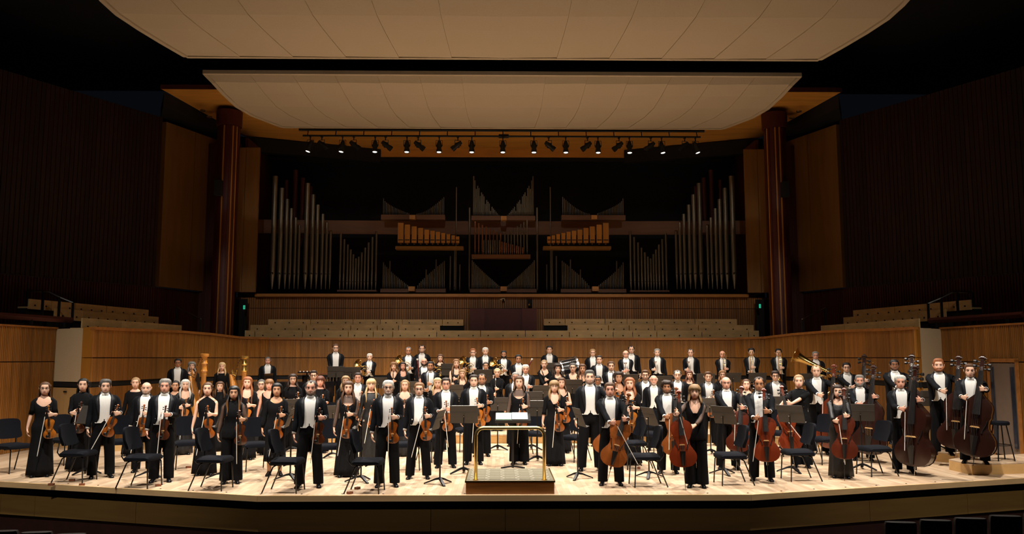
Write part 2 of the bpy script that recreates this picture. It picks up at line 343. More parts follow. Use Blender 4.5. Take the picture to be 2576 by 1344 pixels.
def column(sgn):
    r = struct(empty('column')); r.name = 'trim_column'; c = D(566, 600, 27.1) if sgn < 0 else D(1958, 600, 27.1); rad = 0.36
    b = MB(); b.lathe([(rad, 2.3), (rad, 9.7)], 32, M=Matrix.Translation((c.x, c.y, 0))); b.build('shaft', M['maroon'], r, 40)
    b = MB(); b.lathe([(rad, 9.68), (rad + 0.05, 9.7), (rad + 0.06, 10.2), (rad - 0.02, 10.22)], 32, M=Matrix.Translation((c.x, c.y, 0)), cap=True); b.build('cap', M['maroon'], r, 40)
    b = MB(); b.tube([(c.x, c.y, 10.2), (c.x, c.y, 10.5)], 0.02, 6); b.build('hanger_rod', M['metal_dark'], r)
    for k in range(-4, 5):                                   # ochre staves on the inward side of the shaft
        if k in (-1, 2): continue
        an = (R(-62) if sgn < 0 else R(242)) + R(11) * k
        bb = MB(); q = [(c.x + math.cos(an + s) * (rad + o), c.y + math.sin(an + s) * (rad + o), 0) for s, o in ((-0.06, 0.0), (0.06, 0.0), (0.055, 0.018), (-0.055, 0.018))]
        bb.loft([[Vector(v) + Vector((0, 0, 2.4)) for v in q], [Vector(v) + Vector((0, 0, 9.66)) for v in q]]); bb.build('stave', M['ochre'] if k % 2 else M['maroon'], r)
    bb = MB(); bb.box((c.x + sgn * 0.12, c.y - rad - 0.1, 7.75 - 0.2), (0.22, 0.2, 0.5)); bb.build('loudspeaker_box', M['black'], r)
    return c
colL = column(-1); colR = column(1)
# choir back wall, organ ledge
cb = struct(empty('wall_choir'))
pts = subdivide([(-9.3, 28.75), (9.3, 28.75)], 1.7)
for i in range(len(pts) - 1):
    if abs(pts[i][0] + pts[i + 1][0]) > 17.0: continue
    slat_panel(cb, pts[i], pts[i + 1], 2.2, 3.78, 0.075, 0.72, 0.02, M['slat']); slat_panel(cb, pts[i], pts[i + 1], 3.79, 4.17, 0.075, 0.72, 0.02, M['slat'])
b = MB(); b.box((0, 28.75, 4.22), (16.9, 0.5, 0.1)); b.build('organ_ledge', M['ochre'], cb)
for sg in (-1, 1):                                          # dark doorway with its exit sign beside each column
    dw = struct(empty('door_2')); b = MB(); b.box((sg * 8.95, 28.35, 3.2), (0.62, 0.06, 1.75)); b.build('door_leaf', M['black'], dw)
    for k in range(3): b = MB(); b.box((sg * (8.75 + 0.16 * k), 28.3, 3.2), (0.02, 0.03, 1.7)); b.build('door_rib', M['metal_dark'], dw)
    e = D(615, 775, 27.9) if sg < 0 else D(1911, 772, 27.9)
    er = empty('exit_sign', e); tag(er, f"small lit green exit sign {'left' if sg < 0 else 'right'} of the choir benches by the column", 'sign')
    b = MB(); b.box((0, 0, 0), (0.085, 0.06, 0.19)); b.build('sign_case', M['black'], er)
    b = MB(); b.box((0, -0.035, 0.02), (0.065, 0.01, 0.13)); b.build('lit_face', M['exit_green'], er)
    b = MB(); b.box((0.0, -0.042, 0.03), (0.02, 0.006, 0.06)); b.box((0.0, -0.042, -0.02), (0.034, 0.006, 0.015)); b.build('running_figure_mark', M['flat_white'], er)
# terraces
tr = struct(empty('floor_choir')); b = MB()
for k, (y, z) in enumerate(((27.5, 2.3), (27.95, 2.55), (28.3, 2.8))): b.box((0, (y + 28.7) / 2 + 0.0, z / 2 + 0.6), (15.2 + k, 28.7 - y, z - 1.2))
b.build('terrace_step', M['plinth'], tr)
def side_terrace(sgn):
    b = MB()
    for (xa, ya), (xb, yb), z in (((10.6, 20.9), (9.4, 26.0), 2.3), ((11.2, 20.9), (10.2, 26.5), 2.65), ((11.9, 20.9), (10.8, 26.5), 2.95)):
        q = [(sgn * xa, ya), (sgn * xb, yb), (sgn * 16, yb), (sgn * 16, ya)]
        if sgn < 0: q = q[::-1]
        b.loft([[(x, y, 1.2) for x, y in q], [(x, y, z) for x, y in q]])
    b.build('terrace_step', M['plinth'], tr)
side_terrace(-1); side_terrace(1)
# ------------------------------------------------------------------ choir benches
def bench(panels, y_of, zt, zb, label, group, parent_name='choir_bench', lean=0.06, end_gap=0.01):
    r = empty(parent_name); tag(r, label, 'bench', group); first = None
    for (p, q) in panels:
        d = (q - p); L_ = d.length; d.normalize(); nn = Vector((d.y, -d.x, 0)) * 0.035
        b = MB(); a2, c2 = p + d * end_gap, q - d * end_gap; up = Vector((0, 0, 1))
        ring = [a2 + nn, c2 + nn, c2, a2]
        lo = [v + up * zb for v in ring]; hi = [v + up * zt - nn * (lean / 0.035 if False else 0) for v in ring]
        b.loft([lo, hi]); o = b.build('back_panel', M['bench'], r)
        k = max(1, round(L_ / 0.45)); bb = MB()
        for i in range(k):
            c = a2.lerp(c2, (i + 0.5) / k) + nn * 1.1 + up * (zb + 0.10); bb.box(c, (0.035, 0.03, 0.035))
        bb.build('bolt_heads', M['black'], o)['kind'] = 'stuff'
    p, q = panels[0][0], panels[-1][1]; d = (q - p).normalized(); back = Vector((-d.y, d.x, 0))
    b = MB(); b.loft([[v + Vector((0, 0, z)) for v in (p, q, q + back * 0.27, p + back * 0.27)] for z in (zb + 0.02, zb + 0.06)]); b.build('seat_board', M['bench'], r)
    b = MB(); b.loft([[v + Vector((0, 0, z)) for v in (p + back * 0.03, q + back * 0.03, q + back * 0.24, p + back * 0.24)] for z in (zb - 0.25, zb + 0.02)]); b.build('bench_base', M['black'], r)
    return r
def central(bounds_px, yrow, ytop, ybot, label, grp):
    ps = [D(x, ytop, yrow) for x in bounds_px]; zt = sum(p.z for p in ps) / len(ps); zb = D(1266, ybot, yrow).z
    ps = [Vector((p.x, p.y, 0)) for p in ps]
    return bench(list(zip(ps[:-1], ps[1:])), yrow, zt, zb, label, grp)
c28 = lambda v, x0: [x0 + q / 2.8 for q in v]
G3 = 'choir benches behind the stage wall'
central(c28([45, 118, 453, 775, 950, 1088, 1397, 1705], 600) + c28([340, 650, 958, 1095, 1265, 1582, 1910, 1985], 1200), 27.65, 832, 852, 'front choir bench of pale plywood panels running the whole back wall', G3)
central(c28([85, 480, 792, 978, 1128, 1422], 600), 28.0, 818, 836, 'middle pale plywood choir bench left of the maroon organ console', G3)
central(c28([635, 925, 1070, 1252, 1558, 1948], 1200), 28.0, 818, 836, 'middle pale plywood choir bench right of the maroon organ console', G3)
central(c28([210, 510, 808, 1000, 1155, 1437, 1585], 600), 28.35, 804, 820, 'rearmost pale plywood choir bench left of the maroon organ console', G3)
central(c28([470, 620, 900, 1055, 1243, 1533, 1830], 1200), 28.35, 803, 819, 'rearmost pale plywood choir bench right of the maroon organ console', G3)
def sidebench(pxa, pxb, z, zb, splits, label, mirror):
    a = G(*pxa, z); c = G(*pxb, z)
    if mirror: a, c = Vector((-c.x, c.y, 0)), Vector((-a.x, a.y, 0))
    a.z = c.z = 0; ps = [a.lerp(c, s if not mirror else 1 - s) for s in (splits if not mirror else splits[::-1])]
    bench(list(zip(ps[:-1], ps[1:])), 0, z, zb, label, G3)
for mir, side in ((False, 'left'), (True, 'right')):
    sidebench((204, 800), (455, 819), 3.06, 2.76, [0, 0.35, 0.72, 1], f'lowest pale side choir bench on the {side}, above the slatted stage wall', mir)
    sidebench((135, 776), (397, 798), 3.34, 3.06, [0, 0.24, 0.68, 1], f'middle pale side choir bench on the {side} terrace', mir)
    sidebench((70, 752), (372, 780), 3.55, 3.3, [0, 0.16, 0.34, 0.6, 1], f'topmost pale side choir bench on the {side} terrace', mir)
def railing(pts, posts, light, label, cat='railing', pr=0.03):
    r = empty('stair_railing', (posts[0][0].x, posts[0][0].y, posts[0][1])); tag(r, label, cat, 'steel stair railings'); o = Vector(r.location)
    b = MB(); b.tube([p - o for p in pts], 0.022, 6); b.build('handrail', M['metal_rail'] if light else M['metal_dark'], r)
    for p, z0 in posts:
        b = MB(); b.box((p.x - o.x, p.y - o.y, (p.z + z0) / 2 - o.z), (pr * 1.6, pr * 1.6, p.z - z0)); b.build('post', M['metal_dark'], r)
for mir, side in ((False, 'left'), (True, 'right')):
    def mp(v): return Vector((-v.x, v.y, v.z)) if mir else v
    pp = [mp(D(*q)) for q in ((69, 733, 20.95), (109, 733, 20.8), (122, 734, 20.7), (150, 748, 20.7), (184, 762, 20.75))]
    railing(pp, [(pp[0], 2.95), (pp[1], 2.65), (pp[3], 2.65), (pp[4], 2.3)], True, f'dark steel stair railing beside the {side} side choir benches')
    pp = [mp(D(*q)) for q in ((446, 774, 25.6), (505, 803, 24.8))]
    railing(pp, [(pp[0], 2.95), (pp[1], 2.3)], True, f'short sloping handrail between the {side} side benches and the column')
    lr = empty('ledge_rail', (0, 0, 0)); a, c = mp(D(-60, 790, 18.3)), mp(D(181, 806, 20.6)); tag(lr, f'dark wooden shelf rail above the slatted wall at the far {side}', 'rail')
    b = MB(); b.tube([a, c], 0.07, 4); b.build('rail_board', M['maroon_slat'], lr)
    for t in (0.15, 0.55, 0.92): p = a.lerp(c, t); b = MB(); b.box((p.x, p.y, (p.z + 2.84) / 2), (0.05, 0.05, p.z - 2.84)); b.build('bracket', M['metal_dark'], lr)
# organ console
oc = empty('organ_console', D(1266, 832, 28.3)); tag(oc, 'dark maroon organ console block in the middle of the choir benches', 'organ console'); oc.location.x += 0.0
oc.location.z = 2.55
b = MB(); b.box((0, 0.12, 0.6), (2.28, 0.2, 1.2)); b.build('back_board', M['console_red'], oc)
for sx in (-1, 1): b = MB(); b.box((sx * 0.88, -0.05, 0.6), (0.5, 0.2, 1.2)); b.build('side_cabinet', M['console_red'], oc)
b = MB(); b.box((0, -0.08, 0.34), (1.08, 0.28, 0.03)); b.build('key_shelf', M['ochre'], oc)
b = MB(); b.box((0, 0.0, 0.72), (1.08, 0.06, 0.62)); b.build('centre_door', M['console_red'], oc)
# small camera and work light on the choir wall
cw = empty('wall_camera', D(1266, 756, 28.65)); tag(cw, 'small white surveillance camera under the organ ledge', 'camera')
b = MB(); b.box((0, 0, 0.03), (0.1, 0.12, 0.09)); b.build('housing', M['flat_white'], cw); b = MB(); b.tube([(0, -0.06, 0.02), (0, -0.11, -0.02)], 0.035, 8); b.build('lens_barrel', M['metal_dark'], cw); b = MB(); b.box((-0.06, 0.04, 0.04), (0.1, 0.03, 0.04)); b.build('bracket', M['flat_white'], cw)
cw = empty('work_lamp', D(1333, 763, 28.65)); tag(cw, 'small black work lamp with amber lens under the organ ledge', 'lamp')
b = MB(); b.box((0, 0, 0), (0.16, 0.12, 0.24)); b.build('housing', M['black'], cw); b = MB(); b.tube([(-0.03, -0.05, -0.05), (-0.03, -0.08, -0.06)], 0.03, 8); b.build('lens_barrel', mat('amber', (0.5, 0.25, 0.03), 0.3), cw)
# ------------------------------------------------------------------ ceiling over the choir
ce = struct(empty('ceiling'))
cpts = [(-10.72, 25.6, 10.48), (10.72, 25.6, 10.48), (9.39, 29.9, 10.12), (4.66, 30.95, 9.91), (-4.66, 30.95, 9.91), (-9.39, 29.9, 10.12)]
b = MB(); n = len(cpts); b.loft([[(x, y, z + 0.06) for x, y, z in cpts], cpts][::-1]); b.build('ceiling_board', M['ceil_wood'], ce)
b = MB(); b.box((0, 25.6, 10.55), (21.5, 0.08, 0.14)); b.build('edge_board', M['maroon_slat'], ce)
b = MB(); b.box((0, 30.97, 9.78), (9.3, 0.05, 0.28)); b.build('fascia_board', M['ceil_wood'], ce)
for sg in (-1, 1):                          # black beams left and right of the fascia
    b = MB(); q = [(sg * 4.6, 30.85), (sg * 9.5, 29.66), (sg * 9.5, 29.98), (sg * 4.6, 31.15)]
    b.loft([[(x, y, z0 if abs(x) < 5 else z0 + 0.15) for x, y in q] for z0 in (9.41, 9.91)]); b.build('black_beam', M['black'], ce)
    b = MB(); q = [(sg * 10.67, 25.66), (sg * 11.47, 27.4), (sg * 10.45, 30.0), (sg * 9.6, 29.77)]
    b.loft([[(x, y, z0) for x, y in q] for z0 in (9.98, 10.4)]); b.build('black_beam', M['black'], ce)
    for q in ((510, 280, 26.7), (527, 296, 27.3)) if sg < 0 else ((2010, 282, 26.7), (1992, 298, 27.3)):
        p = D(*q); b = MB(); b.lathe([(0.09, 0.04), (0.09, 0), (0.05, -0.01)], 10, M=Matrix.Translation((p.x, p.y, p.z)), cap=True); b.build('recessed_light_rim', M['metal_rail'], ce)
b = MB(); b.box((0, 31.1, 9.55), (18, 0.3, 0.12)); b.build('curtain_track', M['black'], ce)
# black hall ceiling far above
b = MB(); b.quad((-20, 10, 12.5), (20, 10, 12.5), (20, 32, 12.5), (-20, 32, 12.5)); b.build('roof_void', M['black'], ce)
# ------------------------------------------------------------------ acoustic reflectors
def shell(label, rows, nstrip, lip):
    r = empty('acoustic_reflector', (0, rows[0][0], rows[0][1])); tag(r, label, 'reflector', 'curved acoustic reflectors over the stage'); o = Vector(r.location)
    def pt(u, i): y, z, hw = rows[i]; return Vector((u * hw, y, z)) - o
    for k in range(nstrip):
        u0 = -1 + 2 * k / nstrip; u1 = -1 + 2 * (k + 1) / nstrip; b = MB(); g = 0.0
        s = -1 if (u0 + u1) < 0 else 1
        ring = []
        for i in range(len(rows)):
            a, c = pt(u0 + g, i), pt(u1 - g, i)
            tilt = 0.010
            a.z += tilt if s < 0 else -tilt; c.z += -tilt if s < 0 else tilt
            ring.append([a, c, c + Vector((0, 0, 0.05)), a + Vector((0, 0, 0.05))])
        b.loft(ring); b.build('canvas_panel', M['shell'], r)
    for i, nm in ((0, 'front_lip'), (len(rows) - 1, 'rear_lip')):
        y, z, hw = rows[i]; yy = -0.06 if i == 0 else 0.06
        b = MB(); b.box((0, y - o.y + yy, z - o.z + (0.0 if i == 0 else 0.02)), (2 * hw + 0.06, 0.10, lip if i == 0 else 0.07)); b.build(nm, M['shell'], r)
    for sg in (-1, 1):
        b = MB(); path = [pt(sg, i) + Vector((sg * 0.03, 0, 0.02)) for i in range(len(rows))]
        ring = [[p + Vector((dx, 0, dz)) for dx, dz in ((-0.05, -0.05), (0.05, -0.05), (0.05, 0.07), (-0.05, 0.07))] for p in path]
        b.loft(ring); b.build('side_lip', M['shell'], r)
    for x in (-5, 0, 5):
        b = MB(); b.tube([(x, 2.0, 0.1), (x, 2.0, 12.4 - o.z)], 0.015, 5); b.build('suspension_cable', M['metal_dark'], r)
    return r
def rowsfrom(lst): return [(lambda p, z: (p.y, z, abs(p.x)))(G(px, py, z), z) for px, py, z in lst]
shell('lower pale canvas acoustic reflector above the spotlight bar', rowsfrom([(517, 184, 9.62), (540, 207, 9.42), (567, 237, 9.28), (600, 268, 9.2), (640, 291, 9.2), (676, 305, 9.22), (712, 319, 9.28)]), 14, 0.10)
up = rowsfrom([(262, 0, 8.95), (300, 35, 8.85), (355, 72, 8.82), (412, 107, 8.86), (470, 141, 8.95)])
y0, z0, h0 = up[0]
shell('upper pale canvas acoustic reflector cut by the top of the picture', [(y0 - 2.4, z0 + 0.75, h0 + 0.2), (y0 - 1.2, z0 + 0.3, h0 + 0.15)] + up, 12, 0.15)
# ------------------------------------------------------------------ organ
def pipe_mesh(r, h, foot, m):
    b = MB(); n = 12
    b.lathe([(r * 0.18, 0), (r * 0.95, foot), (r, foot + r * 0.3), (r, h), (r * 0.86, h), (r * 0.86, h - 0.1)], n)
    b.quad((-r * 0.55, -r * 0.9, foot + r * 0.1), (r * 0.55, -r * 0.9, foot + r * 0.1), (r * 0.55, -r * 1.02, foot + r * 0.9), (-r * 0.55, -r * 1.02, foot + r * 0.9), mi=1)
    return b.mesh('pipe', [m, M['black']], 50)
def division(label, specs, y, ybot, m=None, foot=0.45, chest=None, wmul=1.0, cat='organ pipes', mirror=True, grp='ranks of organ pipes'):
    # specs: list of (px, top py, px width[, material]); built left and mirrored right about x=1266
    for mir in ((False, True) if mirror else (False,)):
        f = (lambda x: 2532 - x) if mir else (lambda x: x)
        side = 'right' if mir else 'left'
        base = D(f(sum(s[0] for s in specs) / len(specs)), ybot, y); r = empty('organ_pipe_rank', base)
        tag(r, label.replace('{side}', side), cat, grp)
        for s in specs:
            px, top, wd = s[:3]; mm = s[3] if len(s) > 3 else m or M['pipe_tin']
            p = D(f(px), ybot, y); t = D(f(px), top, y); h = t.z - p.z; rad = wd / 2 * y / 2100 * wmul
            ft = min(foot, h * 0.35)
            inst('pipe', pipe_mesh(rad, h, ft, mm), r, (p.x - base.x, 0, 0))
        if chest:
            xs = [f(s[0]) for s in specs]; a = D(min(xs) - chest[2], ybot, y); c = D(max(xs) + chest[2], ybot, y)
            b = MB(); z1 = D(1266, chest[0], y).z; z2 = D(1266, chest[1], y).z
            b.box(((a.x + c.x) / 2 - base.x, 0, (z1 + z2) / 2 - base.z), (c.x - a.x, 0.35, abs(z1 - z2))); b.build('wind_chest', M['organ_beam'], r)
og = struct(empty('wall_organ')); b = MB(); b.quad((-10, 31.6, 4), (10, 31.6, 4), (10, 31.6, 10.2), (-10, 31.6, 10.2)); b.build('drape', M['drape'], og)
b = MB(); b.box((0, 30.2, 4.2), (17.6, 2.8, 0.12)); b.build('organ_floor', M['plinth'], og)
for sg in (-1, 1): b = MB(); b.box((sg * 8.9, 30, 7), (0.1, 3, 5.4)); b.build('organ_side', M['maroon_slat'], og)
C8 = lambda cx, cy, x0=600: (x0 + cx / 2.8, 380 + cy / 2.8)
bigs = [(235, 178), (285, 262), (325, 340), (357, 405), (390, 470), (418, 525), (468, 228), (510, 308), (545, 380), (582, 445), (612, 505), (640, 568)]
wid = [13.5, 11.5, 9.8, 8.6, 7.6, 6.8, 12, 10.5, 9.4, 8.4, 7.4, 6.6]
division('tall tin organ pipes in two falling steps at the far {side}', [(*C8(x, t), w_) for (x, t), w_ in zip(bigs, wid)], 29.0, 728, foot=0.5)
division('dim reddish rear organ pipes rising behind the tall {side} pipes', [(*C8(x, t), w_) for x, t, w_ in ((325, 205, 9), (388, 135, 12), (440, 190, 11), (500, 250, 8))], 30.2, 620, m=M['maroon_slat'], foot=0.3)
vs = [(712, 580), (738, 622), (763, 660), (784, 695), (803, 728), (822, 758), (842, 745), (863, 715), (886, 682), (910, 645), (937, 607), (965, 565)]
division('slim tin organ pipes in a V inside the tall {side} pipes', [(*C8(x, t), 5.4) for x, t in vs], 29.1, 731, foot=0.28, chest=(731, 735, 4))
def ramp(x0, x1, t0, t1, k, curve=1.0): return [(x0 + (x1 - x0) * i / (k - 1), t0 + (t1 - t0) * (i / (k - 1)) ** curve) for i in range(k)]
lowl = ramp(1018, 1190, 785, 945, 16, 0.8); lowr = ramp(1262, 1448, 948, 775, 17, 0.85)
lowl[4] = (lowl[4][0], 775); lowr[11] = (lowr[11][0], 765); lowr[5] = (lowr[5][0], 835)
division('low rank of thin tin pipes dipping in the middle, {side} of centre', [(*C8(x, t), 3.0) for x, t in lowl + lowr], 29.2, 727, foot=0.12, chest=(728, 737, 5))
up1 = ramp(1020, 1200, 335, 440, 18, 0.6) + ramp(1257, 1445, 442, 325, 18, 1.6)
division('small high rank of thin pipes above the brown organ beam, {side} of centre', [(*C8(x, t), 2.4) for x, t in up1], 29.2, 543, foot=0.1, chest=(543, 555, 4))
for mir in (False, True):
    xs = (1143, 1190, 1238, 1283, 1326, 1367, 1405, 1442, 1478, 1512, 1543); ws = (40, 37, 35, 34, 32, 31, 30, 28, 26, 25, 24); tp = (518, 530, 542, 553, 565, 573, 580, 588, 596, 604, 612)
    f = (lambda x: 2532 - x) if mir else (lambda x: x)
    base = D(f(600 + 1340 / 2.8), 615, 28.7); r = empty('wooden_pipe_rank', base); tag(r, f"row of square wooden organ pipes on a shelf {'right' if mir else 'left'} of the centre", 'organ pipes', 'ranks of organ pipes')
    for x, w_, t in zip(xs, ws, tp):
        px, py = C8(x, t); p = D(f(px), 615, 28.7); tt = D(f(px), py, 28.7); h = tt.z - p.z; wm = w_ / 2.8 * 28.7 / 2100
        b = MB(); b.box((0, 0, h / 2 + 0.04), (wm, wm, h)); b.box((0, 0, 0.02), (0.05, 0.05, 0.06)); b.box((0, -wm / 2 - 0.002, 0.14), (wm * 0.85, 0.006, 0.03), mi=1); o = b.build('pipe', [M['pipe_wood'], M['black']], r); o.location = (p.x - base.x, 0, 0)
    a, c = D(f(600 + 1110 / 2.8), 621, 28.7), D(f(600 + 1585 / 2.8), 621, 28.7); b = MB(); b.box(((a.x + c.x) / 2 - base.x, 0, -0.14), (abs(c.x - a.x), 0.4, 0.1)); b.build('shelf', M['flat_wood'], r)
cen = ramp(1668, 1840, 498, 585, 8) + ramp(1857, 1868, 600, 585, 2)
cop = [(*C8(x, t), 3.9, M['pipe_copper']) for x, t in cen[:8]] + [(*C8(x, t), 3.4) for x, t in ramp(1862, 1978, 590, 482, 7)]
cop = [(x, y, w_, *r_) for x, y, w_, *r_ in cop]
base_c = []
for i in range(8): base_c.append((1195 + i * 9.2, 380 + (498 + i * 12) / 2.8, 3.9, M['pipe_copper']))
for i in range(8): base_c.append((1270 + i * 8.0, 380 + (588 - i * 14.5) / 2.8, 3.9, M['pipe_tin']))
division('central rank of copper and tin pipes meeting in a V', base_c, 28.8, 640, foot=0.15, chest=(642, 651, 8), mirror=False)
fr = [(1217 + i * 5.6, 380 + 628 / 2.8, 3.2, M['pipe_tin']) for i in range(8)] + [(1263 + i * 5.2, 380 + (640 + i * 4) / 2.8, 3.2, M['pipe_copper']) for i in range(11)]
division('short front row of tin and copper pipes in the centre', fr, 28.65, 640, foot=0.12, mirror=False)
g1 = ramp(1655, 1832, 178, 450, 20, 0.75)
for i in (2, 5, 9, 13): g1[i] = (g1[i][0], g1[i][1] + 40)
division('tall narrow falling rank of pipes in the upper centre, {side} half', [(*C8(x, t), 3.2) for x, t in g1], 29.3, 545, foot=0.12, chest=(545, 556, 5))
g2 = ramp(1645, 1835, 770, 950, 20, 0.9)
division('low falling rank of thin pipes under the centre shelf, {side} half', [(*C8(x, t), 3.0) for x, t in g2], 29.2, 728, foot=0.12, chest=(728, 737, 5))
division('thin lone pipes standing between the organ ranks on the {side}', [(600 + 1625 / 2.8, 380 + 400 / 2.8, 5), (600 + 1530 / 2.8, 380 + 255 / 2.8, 3), (600 + 1520 / 2.8, 380 + 690 / 2.8, 4), (600 + 1490 / 2.8, 380 + 740 / 2.8, 4), (600 + 1558 / 2.8, 380 + 800 / 2.8, 3)], 29.4, 732, foot=0.1)
bx = [(-8.9, 29.6), (-6.4, 29.75), (-3, 29.85), (3, 29.85), (6.4, 29.75), (8.9, 29.6)]
za, zb_ = D(1266, 590, 29.8).z, D(1266, 556, 29.8).z
strip('organ_beam', bx, za, zb_, 0.0, M['organ_beam'], og)
for px in (1038, 1494, 1267): p = D(px, 548 if px != 1267 else 550, 28.86); b = MB(); b.box((p.x, p.y, p.z), (0.2, 0.25, 0.14)); b.build('stop_box', M['pipe_wood'], og)
for px in (1036, 1267, 1497): p = D(px, 731, 28.86); b = MB(); b.box((p.x, p.y, p.z + 0.05), (0.22, 0.25, 0.16)); b.build('stop_box', M['pipe_wood'], og)
# ------------------------------------------------------------------ lighting bar and spotlights
bar = empty('lighting_bar', (0, 25.95, 9.1)); tag(bar, 'black steel lighting bar hung under the lower reflector', 'lighting bar')
b = MB(); b.tube([(-6.35, 0, 0), (6.3, 0, 0)], 0.03, 8); b.build('lower_tube', M['metal_dark'], bar)
b = MB(); b.tube([(-6.5, 0.1, 0.22), (6.45, 0.1, 0.22)], 0.045, 6); b.build('upper_tube', M['metal_dark'], bar)
for k in range(15): b = MB(); b.tube([(-6.2 + k * 0.885, 0, 0), (-6.2 + k * 0.885, 0.1, 0.22)], 0.015, 5); b.build('strut', M['metal_dark'], bar)
b = MB(); b.box((0.02, 0.05, 0.02), (0.32, 0.1, 0.1)); b.build('cable_box', M['metal_dark'], bar)
for x in (-6.0, -2.0, 2.0, 6.0): b = MB(); b.tube([(x, 0.1, 0.2), (x, 0.1, 1.30)], 0.012, 5); b.build('suspension_cable', M['metal_dark'], bar)
def lamp_meshes():
    y = MB(); y.tube([(-0.1, 0, -0.2), (-0.1, 0, -0.02), (0.1, 0, -0.02), (0.1, 0, -0.2)], 0.011, 5); y.tube([(0, 0, -0.02), (0, 0, 0.08)], 0.018, 6)
    bo = MB(); bo.lathe([(0.0, 0.15), (0.05, 0.14), (0.075, 0.05), (0.08, -0.05), (0.07, -0.1), (0.09, -0.16), (0.09, -0.24), (0.082, -0.24), (0.08, -0.2)], 14)
    bo.box((0, 0, -0.02), (0.19, 0.06, 0.06))
    le = MB(); le.lathe([(0.0, -0.225), (0.068, -0.228)], 14)
    c = MB(); c.box((0, 0, 0.1), (0.05, 0.07, 0.07))
    return y.mesh('yoke', [M['lamp_body']]), bo.mesh('lamp_housing', [M['lamp_body']], 40), le.mesh('lens', [M['lens']]), c.mesh('clamp', [M['lamp_body']]), le.mesh('lens', [M['lens_off']])
LY, LB, LL, LC, LO = lamp_meshes()
lit = [781, 862, 944, 1024, 1105, 1187, 1265, 1343, 1423, 1504, 1583, 1664, 1749]
unlit = [(810, 1), (890, 1), (970, 1), (1052, 1), (1152, -1), (1380, 1), (1478, -1), (1557, -1), (1637, -1), (1722, -1)]
order = ['first', 'second', 'third', 'fourth', 'fifth', 'sixth', 'seventh', 'eighth', 'ninth', 'tenth', 'eleventh', 'twelfth', 'thirteenth']
for i, px in enumerate(lit):
    p = D(px, 340, 25.95); r = empty('stage_spotlight', (p.x, p.y, 8.98)); tag(r, f'lit black spotlight pointing down, {order[i]} lit one from the left', 'spotlight', 'spotlights on the lighting bar')
    inst('yoke', LY, r); inst('clamp', LC, r); tl = R(-16) if i == 0 else R(-8) if i == 1 else R(16) if i == 12 else R(8) if i == 11 else 0
    h = inst('lamp_housing', LB, r, (0, 0, -0.18), (R(-8), -tl, 0)); inst('lens', LL, h)
    s = spot('lamp_beam', (p.x, p.y - 0.05, 8.52), (p.x * 0.95, 23.6, 0), 260, 74, 0.7, 0.08); s.name = 'lamp_beam'
for i, (px, sg) in enumerate(unlit):
    p = D(px, 340, 25.95); r = empty('angled_spotlight', (p.x, p.y, 8.98), R(-25 * sg)); tag(r, f'unlit black spotlight tilted sideways, {order[i]} unlit one from the left', 'spotlight', 'spotlights on the lighting bar')
    inst('yoke', LY, r); inst('clamp', LC, r); h = inst('lamp_housing', LB, r, (0, 0, -0.16), (R(25), R(-48 * sg), 0)); inst('lens', LO, h)
# ------------------------------------------------------------------ audience seats
def seat_mesh():
    b = MB(); prof = []
    for i in range(9):
        t = i / 8; x = -0.205 + 0.41 * t; e = 1 - abs(2 * t - 1) ** 6
        prof.append((x, 0.035 + 0.03 * e))
    rings = []
    for z, sc_, dy in ((0.0, 0.96, 0), (0.3, 1, 0.0), (0.62, 1, 0.03), (0.7, 0.99, 0.04), (0.73, 0.94, 0.05)):
        rings.append([(x * sc_, -t_ + dy, z) for x, t_ in prof] + [(x * sc_, t_ + dy, z) for x, t_ in prof[::-1]])
    b.loft(rings); return b.mesh('seat_back', [M['seat_vinyl']], 50)
def arm_mesh():
    b = MB(); b.box((0, -0.2, 0.28), (0.05, 0.42, 0.05)); b.box((0, -0.2, 0.0), (0.04, 0.36, 0.5)); return b.mesh('armrest', [M['seat_vinyl']])
def pan_mesh():
    b = MB(); b.box((0, -0.14, 0.1), (0.40, 0.1, 0.42)); b.box((0, -0.1, -0.25), (0.3, 0.1, 0.5)); return b.mesh('seat_pan', [M['seat_vinyl']])
SB, SA, SP = seat_mesh(), arm_mesh(), pan_mesh()
seats = [(2262, 1312), (2350, 1307), (2437, 1302), (2525, 1296), (2612, 1291), (10, 1334), (96, 1337), (181, 1342)]
for i, (px, py) in enumerate(seats):
    p = D(px, py, 10.9 if px > 1000 else 11.3); r = empty('audience_seat', (p.x, p.y, p.z - 0.68), R(188 if px < 1000 else 172), 0.93)
    lab = ['leftmost', 'second', 'third', 'fourth', 'cut-off fifth'][i] + ' dark seat back of the row at bottom right' if i < 5 else ['corner', 'second', 'third'][i - 5] + ' dark seat back at the bottom left corner'
    tag(r, lab, 'seat', 'audience seats before the stage'); inst('seat_back', SB, r); inst('armrest', SA, r, (-0.225, -0.02, 0.1)); inst('seat_pan', SP, r)
